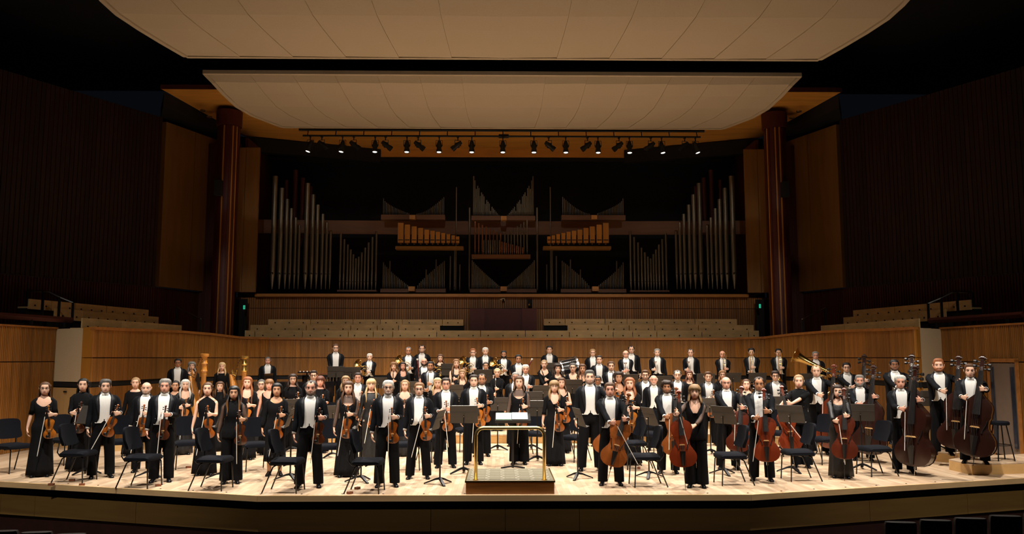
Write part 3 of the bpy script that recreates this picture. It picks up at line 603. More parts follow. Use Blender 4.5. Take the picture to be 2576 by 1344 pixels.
# ------------------------------------------------------------------ people
V3 = Vector
SKIN = {'fair': srgb(232, 184, 156), 'pink': srgb(226, 164, 138), 'mid': srgb(206, 154, 120), 'tan': srgb(176, 122, 88), 'brown': srgb(138, 90, 62)}
for k, c in SKIN.items(): M['skin_' + k] = mat('skin_' + k, c, 0.5, var=0.06, scale=(30, 30, 30), spec=0.35)
HAIRC = {'black': (0.008, 0.007, 0.007), 'dark': srgb(46, 32, 24), 'brown': srgb(84, 56, 36), 'lbrown': srgb(130, 92, 58), 'auburn': srgb(96, 54, 38), 'red': srgb(148, 88, 52), 'blond': srgb(204, 174, 126), 'dblond': srgb(150, 118, 80), 'grey': srgb(128, 124, 118), 'dgrey': srgb(82, 78, 74), 'white': srgb(206, 202, 194), 'ombre': srgb(150, 98, 50)}
for k, c in HAIRC.items(): M['hair_' + k] = mat('hair_' + k, c, 0.5, var=0.4, scale=(160, 160, 9), bump=0.5, spec=0.4)
M['eye_white'] = mat('eye_white', (0.75, 0.73, 0.7), 0.25, var=0.02); M['iris'] = mat('iris', (0.02, 0.014, 0.01), 0.2)
M['lip_m'] = mat('lip_muted', srgb(158, 84, 74), 0.45, var=0.05); M['lip_f'] = mat('lip_rose', srgb(176, 62, 62), 0.4, var=0.05)
M['tail'] = mat('tailcoat_wool', (0.0065, 0.007, 0.009), 0.9, var=0.25, scale=(60, 60, 60), bump=0.25, spec=0.12)
M['satin'] = mat('lapel_satin', (0.010, 0.011, 0.014), 0.6, var=0.1, spec=0.3)
M['trouser'] = mat('trouser_wool', (0.0045, 0.0045, 0.0055), 0.9, var=0.2, scale=(60, 60, 60), spec=0.12)
M['shirt'] = mat('white_shirt', (0.80, 0.78, 0.74), 0.7, var=0.04, scale=(60, 60, 20))
M['pique'] = mat('white_pique', (0.82, 0.79, 0.73), 0.8, var=0.05, scale=(200, 200, 200), bump=0.2)
M['knit'] = mat('black_knit', (0.006, 0.006, 0.007), 0.9, var=0.2, scale=(50, 50, 50), bump=0.15, spec=0.14)
M['velvet'] = mat('black_velvet', (0.006, 0.006, 0.007), 0.95, var=0.2, spec=0.1)
M['sequin'] = mat('black_sequin', (0.006, 0.006, 0.007), 0.45, 0.1, var=0.9, scale=(110, 110, 110), bump=0.5)
M['sheer'] = mat('black_mesh', (0.012, 0.011, 0.012), 0.7, var=0.2, alpha=0.62)
M['shoe'] = mat('patent_shoe', (0.006, 0.006, 0.007), 0.18, var=0.05)
M['frame_m'] = mat('spectacle_frame', (0.02, 0.018, 0.018), 0.3, 0.4); M['steel'] = mat('bright_steel', (0.7, 0.7, 0.7), 0.22, 1.0, var=0.05)
for k, c in HAIRC.items():
    for q in ('fair', 'tan'): M[f'beard_{k}_{q}'] = mat(f'beard_{k}_{q}', tuple(.55 * a + .45 * b_ * .8 for a, b_ in zip(c, SKIN[q])), 0.7, var=0.3, scale=(160, 160, 60), bump=0.4)
def smooth(t): t = max(0.0, min(1.0, t)); return t * t * (3 - 2 * t)
def interp(tab, t):
    t = max(0.0, min(len(tab) - 1.0001, t)); i = int(t); f = t - i; f = f * f * (3 - 2 * f) * 0.5 + f * 0.5
    return [a + (c - a) * f for a, c in zip(tab[i], tab[i + 1])]
def ombre_material():
    m = bpy.data.materials.new('hair_two_tone'); m.use_nodes = True; N = m.node_tree.nodes; L = m.node_tree.links; b = N['Principled BSDF']; b.inputs['Roughness'].default_value = .5
    tc = N.new('ShaderNodeTexCoord'); sp = N.new('ShaderNodeSeparateXYZ'); L.new(tc.outputs['Object'], sp.inputs[0]); mr = N.new('ShaderNodeMapRange'); mr.inputs['From Min'].default_value = 1.30; mr.inputs['From Max'].default_value = 1.52
    L.new(sp.outputs['Z'], mr.inputs['Value']); cr = N.new('ShaderNodeValToRGB'); cr.color_ramp.elements[0].color = (*srgb(176, 118, 58), 1); cr.color_ramp.elements[1].color = (.008, .007, .007, 1)
    L.new(mr.outputs[0], cr.inputs[0]); L.new(cr.outputs[0], b.inputs['Base Color']); return m
M['hair_ombre'] = ombre_material()
# torso profile: z, half width, half depth, y centre
TM = [(0.84, .172, .118, .010), (0.95, .178, .126, .008), (1.05, .168, .122, .002), (1.15, .172, .122, .0), (1.26, .186, .126, .0), (1.36, .196, .118, .006), (1.425, .184, .098, .012), (1.470, .132, .078, .016), (1.500, .068, .060, .018)]
TF = [(0.84, .168, .115, .012), (0.95, .172, .122, .010), (1.06, .132, .100, .004), (1.15, .132, .100, .0), (1.25, .150, .118, -.006), (1.345, .160, .104, .006), (1.410, .150, .086, .012), (1.455, .112, .070, .016), (1.490, .058, .053, .018)]
def torso_pt(T, t, th, inf=0.0, bulge=0.0):
    z, a, b, yc = interp(T, t); a += inf; b += inf; s, c = math.sin(th), math.cos(th); e = 0.86
    x = a * math.copysign(abs(s) ** e, s); y = -b * math.copysign(abs(c) ** e, c)
    if bulge and c > 0: y -= bulge * c * math.exp(-((t - 2.2) / 1.3) ** 2)
    return V3((x, yc + y, z))
HTH = [R(v) for v in (0, 9, 22, 42, 74, 104, 134, 159, 180)]; HTH = HTH + [2 * math.pi - v for v in reversed(HTH[1:-1])]
# head rings: front z, front y, back z, back y, half width
HR = [(1.520, -.040, 1.540, .072, .057), (1.532, -.046, 1.566, .074, .058), (1.524, -.076, 1.585, .084, .058), (1.538, -.094, 1.602, .093, .064), (1.566, -.097, 1.622, .099, .071),
      (1.590, -.097, 1.638, .103, .0755), (1.612, -.095, 1.652, .105, .0775), (1.636, -.090, 1.664, .106, .079), (1.658, -.097, 1.676, .106, .0795), (1.690, -.090, 1.696, .101, .0745), (1.720, -.068, 1.722, .084, .061), (1.742, -.036, 1.742, .050, .036)]
HR = [(a_, b_, c_, d_, w_ * (1.06 if i < 2 else 1.13)) for i, (a_, b_, c_, d_, w_) in enumerate(HR)]
def head_pt(v, th, off=0.0):
    zf, yf, zb, yb, w_ = interp(HR, v); s, c = math.sin(th), math.cos(th); k = (1 + c) / 2; k = k * k * (3 - 2 * k)
    yc = (yf + yb) / 2; d = (yb - yf) / 2; e = 0.92
    p = V3((w_ * math.copysign(abs(s) ** e, s), yc - d * math.copysign(abs(c) ** e, c), zb + (zf - zb) * k))
    if off:
        n = V3((s * 0.98, -c, max(-0.3, (v - 5.5) / 5.0))).normalized(); p = p + n * off
    return p
def ik(S, W, l1, l2, pole):
    d = W - S; L_ = d.length; mx = (l1 + l2) * 0.998
    if L_ > mx: W = S + d * (mx / L_); d = W - S; L_ = mx
    a = (l1 * l1 - l2 * l2 + L_ * L_) / (2 * L_); h = math.sqrt(max(0.0, l1 * l1 - a * a)); dn = d / L_
    pv = pole - dn * pole.dot(dn); pv.normalize(); return S + dn * a + pv * h, W
CURL = {'relax': (18, 26, 18), 'grip': (62, 78, 40), 'open': (6, 8, 6), 'flat': (12, 20, 12)}
def arm_rings(sh, W, d, p, l1, l2, n=10):
    """left arm (+x). returns list of (centre, radius, frame) from shoulder to wrist plus the hand frame"""
    S = V3(sh); E, W = ik(S, V3(W), l1, l2, V3((0.22, 0.75, -0.65)))
    path = [S + V3((0.012, 0, -0.012)), S.lerp(E, 0.28), S.lerp(E, 0.6), S.lerp(E, 0.92), E.lerp(W, 0.10), E.lerp(W, 0.38), E.lerp(W, 0.72), W]
    rad = [.054, .050, .046, .041, .040, .039, .032, .027]
    fr = []; u = V3((0, 0, 1)); tprev = V3((1, 0, 0))
    for i, c in enumerate(path):
        t = (path[min(i + 1, 7)] - path[max(i - 1, 0)]).normalized()
        q = tprev.rotation_difference(t); u = q @ u; u = (u - t * u.dot(t)).normalized(); tprev = t; fr.append((c, rad[i], t, u.copy()))
    return S, E, W, fr
def ring_at(c, r, t, u, tw=0.0, n=10, off=-1, sq=1.0):
    w_ = t.cross(u); out = []
    for j in range(n):
        an = 2 * math.pi * (j + off) / n + tw; out.append(c + (u * math.cos(an) + w_ * math.sin(an) * sq) * r)
    return out
class Body:
    def __init__(s): s.v = []; s.f = []; s.m = []
    def ring(s, pts): n = len(s.v); s.v += [V3(p) for p in pts]; return list(range(n, n + len(pts)))
    def bridge(s, a, c, mi=0, flip=False):
        n = len(a)
        for j in range(n):
            k = (j + 1) % n; q = (a[j], a[k], c[k], c[j]); s.f.append(q[::-1] if flip else q); s.m.append(mi)
    def face(s, q, mi=0, flip=False): s.f.append(tuple(q[::-1] if flip else q)); s.m.append(mi)
def hand(B, ring, W, d, p, style, mir, spread=0.012):
    """extends a 10-vertex wrist ring to palm, four fingers and a thumb (coordinates in mirrored space)"""
    d = d.normalized(); p = (p - d * p.dot(d)).normalized(); s = p.cross(d)      # s points to the thumb side
    add = lambda pts: B.ring([V3((-q.x, q.y, q.z)) for q in pts] if mir else pts)
    # choose which ring index is the dorsal centre
    cur = [V3((-B.v[i].x, B.v[i].y, B.v[i].z)) if mir else B.v[i] for i in ring]; c = sum(cur, V3()) / 10
    def cost(o, sg):       # dorsal five run from the thumb side to the little-finger side
        tot = 0
        for j in range(10):
            q = cur[(o + sg * j) % 10] - c; x = (-p if j < 5 else p) * 0.35 + s * ((2 - j) / 2.0 if j < 5 else (j - 7) / 2.0)
            tot += q.normalized().dot(x.normalized())
        return tot
    o, sg = max(((o, 1) for o in range(10)), key=lambda k: cost(*k)); 
    o2, sg2 = max(((o, -1) for o in range(10)), key=lambda k: cost(*k))
    if cost(o2, sg2) > cost(o, sg): o, sg = o2, sg2
    idx = [ring[(o + sg * j) % 10] for j in range(10)]; fl = (sg < 0) != mir
    def palm(cen, wd, th):
        return [cen - p * th * 0.5 + s * wd * (2 - j) / 4 for j in range(5)] + [cen + p * th * 0.5 + s * wd * (j - 7) / 4 for j in range(5, 10)]
    r1 = add(palm(W + d * 0.030, 0.070, 0.032)); r2 = add(palm(W + d * 0.062, 0.082, 0.030)); r3 = add(palm(W + d * 0.092, 0.084, 0.026))
    B.bridge(idx, r1, 0, fl)
    for a, c_, lo in ((r1, r2, True), (r2, r3, False)):
        for j in range(10):
            k = (j + 1) % 10
            if lo and j == 9: continue                        # thumb side opening
            B.face((a[j], a[k], c_[k], c_[j]), 0, fl)
    cu = CURL[style]
    def digit(q, base, dirn, axis, lens, ang, rad, fl2):
        prev = q; c0 = base; dd = dirn
        for L_, a in zip(lens, ang):
            rot = Matrix.Rotation(R(a), 3, axis); dd = rot @ dd; c1 = c0 + dd * L_; nn = axis.cross(dd).normalized()
            e = [c1 + axis * rad * 0.85 * sx + nn * rad * 0.85 * sy for sx, sy in ((1, -1), (-1, -1), (-1, 1), (1, 1))]
            # order matches (thumb-side dorsal, little-side dorsal, little-side palmar, thumb-side palmar)
            nw = add(e); B.bridge(prev, nw, 0, fl2); prev = nw; c0 = c1; rad *= 0.9
        B.face(prev, 0, fl2)
    ax = s.copy()                                             # curl axis: +s turns d towards p when p = axis x d
    if (Matrix.Rotation(0.3, 3, ax) @ d).dot(p) < 0: sgn_ = -1
    else: sgn_ = 1
    for k, L_ in enumerate((0.078, 0.086, 0.080, 0.064)):
        q = [r3[k], r3[k + 1], r3[8 - k], r3[9 - k]]; base = W + d * 0.092 + s * 0.084 * (1.5 - k) / 4
        dirn = (d + s * spread * (1.5 - k) * 4).normalized()
        pal = V3(p); f = 1.0 + 0.06 * k
        prev = q; c0 = base; dd = dirn; rad = 0.0098
        for ls, a in zip((0.45, 0.31, 0.24), cu):
            dd = Matrix.Rotation(R(a * f) * sgn_, 3, ax) @ dd; c1 = c0 + dd * L_ * ls; nn = (Matrix.Rotation(R(90) * sgn_, 3, ax) @ dd)
            e = [c1 + ax * rad * sx + nn * rad * sy for sx, sy in ((1, -1), (-1, -1), (-1, 1), (1, 1))]
            nw = add(e); B.bridge(prev, nw, 0, fl); prev = nw; c0 = c1; rad *= 0.92
        B.face(prev, 0, fl)
    # thumb: leaves the side of the palm near its base
    q = [r1[0], r2[0], r2[9], r1[9]]; base = W + d * 0.046 + s * 0.040
    tdir = (s * 0.75 + d * 0.62 + p * (0.55 if style == 'grip' else 0.2)).normalized(); c0 = base; rad = 0.012
    for L_, bend in ((0.034, 0), (0.028, 22)):
        tdir = (tdir + d * math.sin(R(bend)) + (p * 0.25 if style == 'grip' else V3())).normalized(); c1 = c0 + tdir * L_
        e1 = (d - tdir * d.dot(tdir)).normalized(); e2 = (p - tdir * p.dot(tdir) - e1 * p.dot(e1)).normalized()
        e = [c1 - e1 * rad - e2 * rad, c1 + e1 * rad - e2 * rad, c1 + e1 * rad + e2 * rad, c1 - e1 * rad + e2 * rad]
        nw = add(e); B.bridge(q, nw, 0, fl); q = nw; c0 = c1; rad *= 0.85
    B.face(q, 0, fl)
def leg_centres(stance):
    o = []
    for sg in (1, -1):
        w_ = stance
        o.append([(sg * .088, .008, .80), (sg * (.092 + w_ * .3), .004, .66), (sg * (.095 + w_ * .6), .0, .48), (sg * (.098 + w_ * .8), .012, .30), (sg * (.10 + w_), .022, .10), (sg * (.10 + w_), .022, .055)])
    return o
def lower(B, T, rt0, stance, rads, inf=0.0, mi=0, feet=True):
    """legs from the bottom torso ring (16 verts): shared crotch, 10-vertex leg rings"""
    cro = B.ring([V3((0, 0.015, 0.795 - inf))])[0]; ends = []
    for sg, cen in zip((1, -1), leg_centres(stance)):
        base = ([rt0[j] for j in range(9)] if sg > 0 else [rt0[(16 - j) % 16] for j in range(9)]) + [cro]; fl = sg < 0; prev = base
        for (cx, cy, cz), (ra, rb) in zip(cen, rads):
            pts = []
            for j in range(10):
                an = R(-54 + 36 * j); pts.append(V3((cx + sg * math.sin(an) * (ra + inf), cy - math.cos(an) * (rb + inf), cz)))
            nw = B.ring(pts); B.bridge(nw, prev, mi, not fl) if False else B.bridge(prev, nw, mi, not fl); prev = nw
        ends.append((prev, cen[-1], sg, fl))
    if feet:
        for prev, (cx, cy, cz), sg, fl in ends:
            tip = []
            for yy, hw, hz, zc in ((-0.05, .024, .020, .042), (-.10, .024, .012, .024), (-.15, .018, .009, .018)):
                pts = []
                for j in range(10):
                    an = R(-54 + 36 * j); s_, c_ = math.sin(an), math.cos(an)
                    back = 0.05 * (1 - c_) / 2 if yy == -0.05 else 0.0
                    # foot rings: turn the ring to face forward (front verts become top)
                    pts.append(V3((cx + sg * s_ * hw + sg * 0.03 * (-yy) * 4, cy + yy + back * 1.0, zc + c_ * hz)))
                nw = B.ring(pts); B.bridge(prev, nw, 0, not fl); prev = nw
            B.face(prev, 0, fl)
LEGR = [(.088, .094), (.078, .085), (.060, .064), (.056, .062), (.040, .044), (.038, .044)]
def make_body(T, female, arms, stance):
    B = Body(); rings = []
    for t in range(9):
        rings.append(B.ring([torso_pt(T, t, 2 * math.pi * k / 16) for k in range(16)]))
    hole = {(r_, k) for r_ in (4, 5, 6) for k in (3, 4, 11, 12)}
    for r_ in range(8):
        for k in range(16):
            if (r_, k) in hole: continue
            k2 = (k + 1) % 16; B.face((rings[r_][k], rings[r_][k2], rings[r_ + 1][k2], rings[r_ + 1][k]))
    lower(B, T, rings[0], stance, LEGR)
    prev = rings[8]
    for v in range(len(HR)):
        pts = [head_pt(v, th) for th in HTH]
        # face relief
        for k, amt in {4: {0: -.004, 1: -.003, 15: -.003}, 3: {0: -.004}, 5: {0: -.030, 1: -.006, 15: -.006, 2: .004, 14: .004}, 6: {0: -.027, 1: .001, 15: .001, 2: .004, 14: .004}, 7: {0: -.012, 1: .006, 15: .006, 2: .014, 14: .014, 3: .005, 13: .005}, 8: {0: -.002, 2: -.004, 14: -.004}}.get(v, {}).items(): pts[k].y += amt
        nw = B.ring(pts); B.bridge(prev, nw); prev = nw
    topv = B.ring([V3((0, 0.006, 1.752))])[0]
    for k in range(16): B.face((prev[k], prev[(k + 1) % 16], topv))
    # ears
    for sg in (1, -1):
        e0 = V3((sg * .086, .012, 1.632)); pts = []
        for a_ in range(8):
            an = 2 * math.pi * a_ / 8; pts.append(e0 + V3((sg * (.004 if a_ % 2 else .006), math.cos(an) * .016, math.sin(an) * .030)))
        pts2 = [q + V3((sg * 0.014, 0.008, 0)) for q in pts]
        a = B.ring(pts); c = B.ring(pts2); B.bridge(a, c, 0, sg < 0); B.face(c, 0, sg < 0)
    for side, (W, d, p, style) in arms.items():
        mir = side == 'R'
        fx = (lambda q: V3((-q[0], q[1], q[2]))) if mir else (lambda q: V3(q))
        sh = (0.188, .012, 1.412) if not female else (0.150, .012, 1.398)
        S, E, Wr, fr = arm_rings(sh, fx(W), fx(d), fx(p), .285 if not female else .275, .25 if not female else .24)
        cols = (3, 4, 5) if not mir else (13, 12, 11)
        rr = rings; a, b_, c = cols
        bound = [rr[7][a], rr[7][b_], rr[7][c], rr[6][c], rr[5][c], rr[4][c], rr[4][b_], rr[4][a], rr[5][a], rr[6][a]]
        dn, pn = fx(d).normalized(), fx(p); pn = (pn - dn * pn.dot(dn)).normalized()
        prev = bound
        k_ = 0.9 if female else 1.0
        for i, (cc, r_, t, u) in enumerate(fr):
            pts = ring_at(cc, r_ * k_, t, u)
            if mir: pts = [V3((-q.x, q.y, q.z)) for q in pts]
            nw = B.ring(pts); B.bridge(prev, nw, 0, mir); prev = nw
        hand(B, prev, Wr, dn, pn, style, mir)
        arms[side] = (W, d, p, style, S, E, Wr, fr, mir)
    return B
def to_obj(B, name, mats, parent, sub=1):
    me = bpy.data.meshes.new(name); me.from_pydata([tuple(q) for q in B.v], [], B.f)
    for m in mats: me.materials.append(m)
    if len(mats) > 1: me.polygons.foreach_set('material_index', B.m)
    me.polygons.foreach_set('use_smooth', [True] * len(me.polygons))
    bm = bmesh.new(); bm.from_mesh(me)
    loose = [v for v in bm.verts if not v.link_faces]
    if loose: bmesh.ops.delete(bm, geom=loose, context='VERTS')
    bmesh.ops.recalc_face_normals(bm, faces=bm.faces); bm.to_mesh(me); bm.free()
    o = bpy.data.objects.new(name, me); COL.objects.link(o); o.parent = parent
    if sub:
        s = o.modifiers.new('sub', 'SUBSURF'); s.levels = sub; s.render_levels = sub
    return o
# ---------------------------------------------------------------- garments
def sleeve(B, arms, side, frac, inf, mi=0, flare=0.0, k_=1.0):
    W, d, p, style, S, E, Wr, fr, mir = arms[side]; prev = None
    stops = {1.0: 8, 0.75: 6, 0.5: 4, 0.3: 3}[frac]
    fk = k_
    for dx, dz, ra in ((-.075, .016, .038), (-.045, .013, .050), (-.020, .006, .057)):
        pts = ring_at(S + V3((dx, 0, dz)), ra * k_ + inf * .7, V3((.97, 0, -.24)).normalized(), V3((.24, 0, .97)).normalized(), sq=.98)
        if mir: pts = [V3((-q.x, q.y, q.z)) for q in pts]
        nw = B.ring(pts)
        if prev: B.bridge(prev, nw, mi, mir)
        else: B.face(nw, mi, not mir)
        prev = nw
    for i, (c, r_, t, u) in enumerate(fr[:stops]):
        ex = inf + (0.004 if i in (1, 2) else 0.0) + (flare if i == stops - 1 else 0) + (0.006 if i in (5, 6) else 0)
        if i == 7: c = c - t * 0.012
        wob = 0.004 * math.sin(i * 2.4)
        pts = ring_at(c + u * wob, r_ * k_ + ex, t, u)
        if mir: pts = [V3((-q.x, q.y, q.z)) for q in pts]
        nw = B.ring(pts)
        if prev: B.bridge(prev, nw, mi, mir)
        else: B.face(nw, mi, not mir)
        prev = nw
    W_, _, _, _ = fr[stops - 1]
    c, r_, t, u = fr[stops - 1]; pts = ring_at(c - t * 0.012 - t * 0.02, r_ * 0.9, t, u)
    if mir: pts = [V3((-q.x, q.y, q.z)) for q in pts]
    nw = B.ring(pts); B.bridge(prev, nw, mi, mir)
def jacket(T, arms, parent, stout, tails=True):
    B = Body(); inf = 0.022; NC = 20
    rows = [(-2.6, 128), (-1.6, 118), (-0.6, 98), (0.6, 58), (1.55, 30), (2.2, 24), (3.0, 22), (4.0, 21), (5.0, 21.5), (6.0, 25), (6.9, 33), (7.5, 50)]
    prev = None
    for t, g in rows:
        pts = []
        for k in range(NC + 1):
            th = R(g) + (2 * math.pi - 2 * R(g)) * k / NC
            if t < 0:
                q = torso_pt(T, 0, th, inf, stout); q.z += t * 0.11; q.y += 0.01 * -t; q.x *= 1 - 0.05 * -t
            else: q = torso_pt(T, t, th, inf + (0.006 if 5 <= t < 6.6 else 0), stout)
            if t == 7.5: q = torso_pt(T, 7.6, th, 0.012)
            pts.append(q)
        nw = B.ring(pts)
        if prev:
            for k in range(NC): B.face((prev[k], prev[k + 1], nw[k + 1], nw[k]))
        prev = nw
    # collar stand
    pts = []
    for k in range(NC + 1):
        th = R(52) + (2 * math.pi - 2 * R(52)) * k / NC; q = torso_pt(T, 8, th, 0.016); q.z += 0.012 + 0.022 * (1 - math.cos(th)) / 2; pts.append(q)
    nw = B.ring(pts)
    for k in range(NC): B.face((prev[k], prev[k + 1], nw[k + 1], nw[k]))
    for side in arms: sleeve(B, arms, side, 1.0, 0.011)
    o = to_obj(B, 'jacket', [M['tail']], parent, 1)
    s = o.modifiers.new('thick', 'SOLIDIFY'); s.thickness = 0.006; s.offset = -1
    for sg in (1, -1):                                         # satin lapels
        L_ = Body(); outer, inner = [], []
        for t, g, wd in ((2.2, 24, 1), (3.2, 21.8, 9), (4.3, 21, 17), (5.3, 22.5, 23), (5.75, 24, 21), (6.3, 27, 15), (7.0, 35, 12), (7.55, 52, 10)):
            a = torso_pt(T, t, sg * R(g - 1.5), inf + 0.006, stout); c = torso_pt(T, t, sg * R(g + wd), inf + 0.011, stout); inner.append(a); outer.append(c)
        a = L_.ring(inner); c = L_.ring(outer)
        for k in range(len(a) - 1): L_.face((a[k], a[k + 1], c[k + 1], c[k]))
        lo = to_obj(L_, 'lapel', [M['satin']], o, 0); s = lo.modifiers.new('thick', 'SOLIDIFY'); s.thickness = 0.004; s.offset = 0
    return o
def shirt(T, arms, parent, stout, waistcoat=True):
    B = Body(); prev = None
    for t in (2.0, 3.0, 4.0, 5.0, 6.0, 7.0, 7.6, 8.0):
        g = 44 if t < 7 else 75
        pts = [torso_pt(T, t, R(-g + 2 * g * k / 8), 0.010 if t < 7.5 else 0.006, stout) for k in range(9)]; nw = B.ring(pts)
        if prev:
            for k in range(8): B.face((prev[k], prev[k + 1], nw[k + 1], nw[k]))
        prev = nw
    n0 = None                                                   # standing collar with wings
    for dz, inf in ((-0.012, 0.010), (0.018, 0.004), (0.042, 0.006)):
        pts = []
        for k in range(16):
            th = 2 * math.pi * k / 16; q = torso_pt(T, 8, th, inf); q.z += dz - 0.006 * math.cos(th); pts.append(q)
        nw = B.ring(pts)
        if n0: B.bridge(n0, nw)
        n0 = nw
    o = to_obj(B, 'shirt', [M['shirt']], parent, 1)
    for side in arms:
        W, d, p, style, S, E, Wr, fr, mir = arms[side]; c, r_, t, u = fr[7]
        rr = []; CB = Body()
        for off, ra in ((-0.03, .036), (0.004, .036), (0.004, .031)):
            pts = ring_at(c + t * off, ra, t, u); pts = [V3((-q.x, q.y, q.z)) for q in pts] if mir else pts; rr.append(CB.ring(pts))
        CB.bridge(rr[0], rr[1], 0, mir); CB.bridge(rr[1], rr[2], 0, mir); to_obj(CB, 'cuff', [M['shirt']], o, 0)
    if waistcoat:
        B = Body(); prev = None
        for t, g0 in ((1.35, 12), (1.7, 1), (2.4, 3), (3.1, 13), (3.8, 22)):
            row = []
            for sg in (-1, 1):
                row.append([torso_pt(T, t, sg * R(g0 + (48 - g0) * k / 4), 0.0165, stout) for k in range(5)])
            nw = (B.ring(row[0]), B.ring(row[1]))
            if prev:
                for i in (0, 1):
                    for k in range(4): B.face((prev[i][k], prev[i][k + 1], nw[i][k + 1], nw[i][k]))
            prev = nw
        to_obj(B, 'waistcoat', [M['pique']], parent, 0)
    return o
def bow_tie_mesh():
    b = MB()
    for sg in (-1, 1):
        rings = []
        for x, h, d in ((0.006, .010, .008), (0.022, .017, .011), (0.042, .024, .010), (0.055, .021, .006)):
            rings.append([(sg * x, -d, -h), (sg * x, -d * 1.3, 0), (sg * x, -d, h), (sg * x, d * .4, h), (sg * x, d * .6, 0), (sg * x, d * .4, -h)][::sg])
        b.loft(rings)
    b.box((0, -0.006, 0), (0.018, 0.018, 0.022)); return b.mesh('bow_tie', [M['pique']], 60)
BOW = bow_tie_mesh()
def trousers(T, parent, stance, stout, m=None, wide=0.0):
    B = Body(); rr = []
    for t in (0, 0.5, 1.0, 1.6, 2.1):
        rr.append(B.ring([torso_pt(T, t, 2 * math.pi * k / 16, 0.010, stout * 0.9) for k in range(16)]))
    for a, c in zip(rr[:-1], rr[1:]): B.bridge(a, c)
    lower(B, T, rr[0], stance, [(.100, .108), (.098, .104), (.088 + wide * .3, .092), (.086 + wide * .6, .092), (.086 + wide, .096 + wide), (.084 + wide, .098 + wide)], 0.006, 0, False)
    return to_obj(B, 'trousers', [m or M['trouser']], parent, 1)
def dress(T, arms, parent, neck, sl, m, skirt, hem=0.02, flare=0.0, slm=None, sheer_top=False):
    """neck: function theta -> profile position of the neckline; sl: sleeve length; skirt True for a floor-length skirt"""
    B = Body(); NC = 20; prev = None; inf = 0.011
    rows = 9
    if skirt:
        zs = [hem, hem + .12, .30, .55, .75]; 
        for z in zs:
            f = (0.84 - z) / 0.84; pts = []
            for k in range(NC * 2):
                th = 2 * math.pi * k / (NC * 2); fold = 1 + (0.055 * f) * math.cos(9 * th + 0.7 * math.sin(2 * th)) + 0.03 * f * math.cos(5 * th + 1)
                a = (.172 + .055 * f + flare * f) * fold; c_ = (.125 + .06 * f + flare * f) * fold
                pts.append(V3((a * math.sin(th), .012 - c_ * math.cos(th), z)))
            nw = B.ring(pts)
            if prev: B.bridge(prev, nw)
            prev = nw
        NC2 = NC * 2
    else: NC2 = NC * 2
    body_t = [0.0, 0.6, 1.2, 1.9, 2.6, 3.4, 4.2]
    if not skirt: body_t = [-0.3] + body_t
    for t in body_t:
        pts = []
        for k in range(NC2):
            q = torso_pt(T, t, 2 * math.pi * k / NC2, inf + (0.008 if t < 0.7 else 0)); 
            if t < 0: q.z -= 0.03; 
            pts.append(q)
        nw = B.ring(pts)
        if prev: B.bridge(prev, nw)
        prev = nw
    for s_ in (0.2, 0.4, 0.6, 0.8, 1.0):
        pts = []
        for k in range(NC2):
            th = 2 * math.pi * k / NC2; tn = neck(th); pts.append(torso_pt(T, 4.2 + (tn - 4.2) * s_, th, inf * (1 if s_ < 1 else 0.6)))
        nw = B.ring(pts); B.bridge(prev, nw); prev = nw
    mats = [m, slm or m]
    if sl and (slm is None or slm is m):
        for side in arms: sleeve(B, arms, side, sl, 0.006, 0, k_=.92)
        o = to_obj(B, 'dress' if skirt else 'blouse', [m], parent, 0)
    else:
        o = to_obj(B, 'dress' if skirt else 'blouse', [m], parent, 0)
        if sl:
            for side in arms:
                SB_ = Body(); sleeve(SB_, arms, side, sl, 0.004, 0, k_=.92); to_obj(SB_, 'sleeve', [slm], o, 0)
    s = o.modifiers.new('thick', 'SOLIDIFY'); s.thickness = 0.004; s.offset = -1
    return o
NECKS = {'high': lambda th: 8.0, 'round': lambda th: 6.9 - 1.5 * max(0, math.cos(th)) ** 2, 'scoop': lambda th: 6.8 - 2.3 * max(0, math.cos(th)) ** 1.5, 'vee': lambda th: 6.9 - 2.9 * max(0, math.cos(th)) ** 5,
         'boat': lambda th: 6.9 - 0.5 * abs(math.cos(th)), 'halter': lambda th: 7.9 - 2.9 * abs(math.sin(th)) ** 1.5 if math.cos(th) > 0 else 4.9, 'jewel': lambda th: 7.4 - 0.5 * max(0, math.cos(th))}
# ---------------------------------------------------------------- shoes, face, hair
def shoe_mesh(heel):
    b = MB(); hh = heel; rings = []
    for y, hw, top, bot in ((.072, .020, .075, .0), (.060, .033, .082, .0), (.02, .037, .084, .0 if hh < .02 else .03), (-.05, .036, .074, .0 if hh < .02 else .018), (-.10, .044, .056, .0), (-.16, .042, .044, .0), (-.20, .030, .036, .0), (-.215, .012, .026, .004)):
        top += hh * (1 if y > -.05 else .2)
        rings.append([(-hw, y, bot), (-hw, y, bot + .014), (-hw * .8, y, top * .7 + bot * .3), (-hw * .35, y, top), (hw * .35, y, top), (hw * .8, y, top * .7 + bot * .3), (hw, y, bot + .014), (hw, y, bot)][::-1])
    b.loft(rings)
    if hh >= .02: b.box((0, .05, .02), (.03, .03, .04))
    return b.mesh('shoe', [M['shoe']], 50)
SHOE, HEEL = shoe_mesh(0.0), shoe_mesh(0.03)
def eye_mesh():
    b = MB()
    Mx = Matrix.Translation((0, 0, 0)) @ Matrix.Rotation(R(90), 4, 'X')
    b.lathe([(0.0, .0085), (.0058, .0078), (.0100, .0048), (.0125, 0)], 12, 0, Mx @ Matrix.Diagonal((1.15, .55, 1, 1)))
    b.lathe([(0.0, .0104), (.0046, .0096), (.0060, .0066)], 10, 1, Mx); return b.mesh('eye', [M['eye_white'], M['iris']], True)
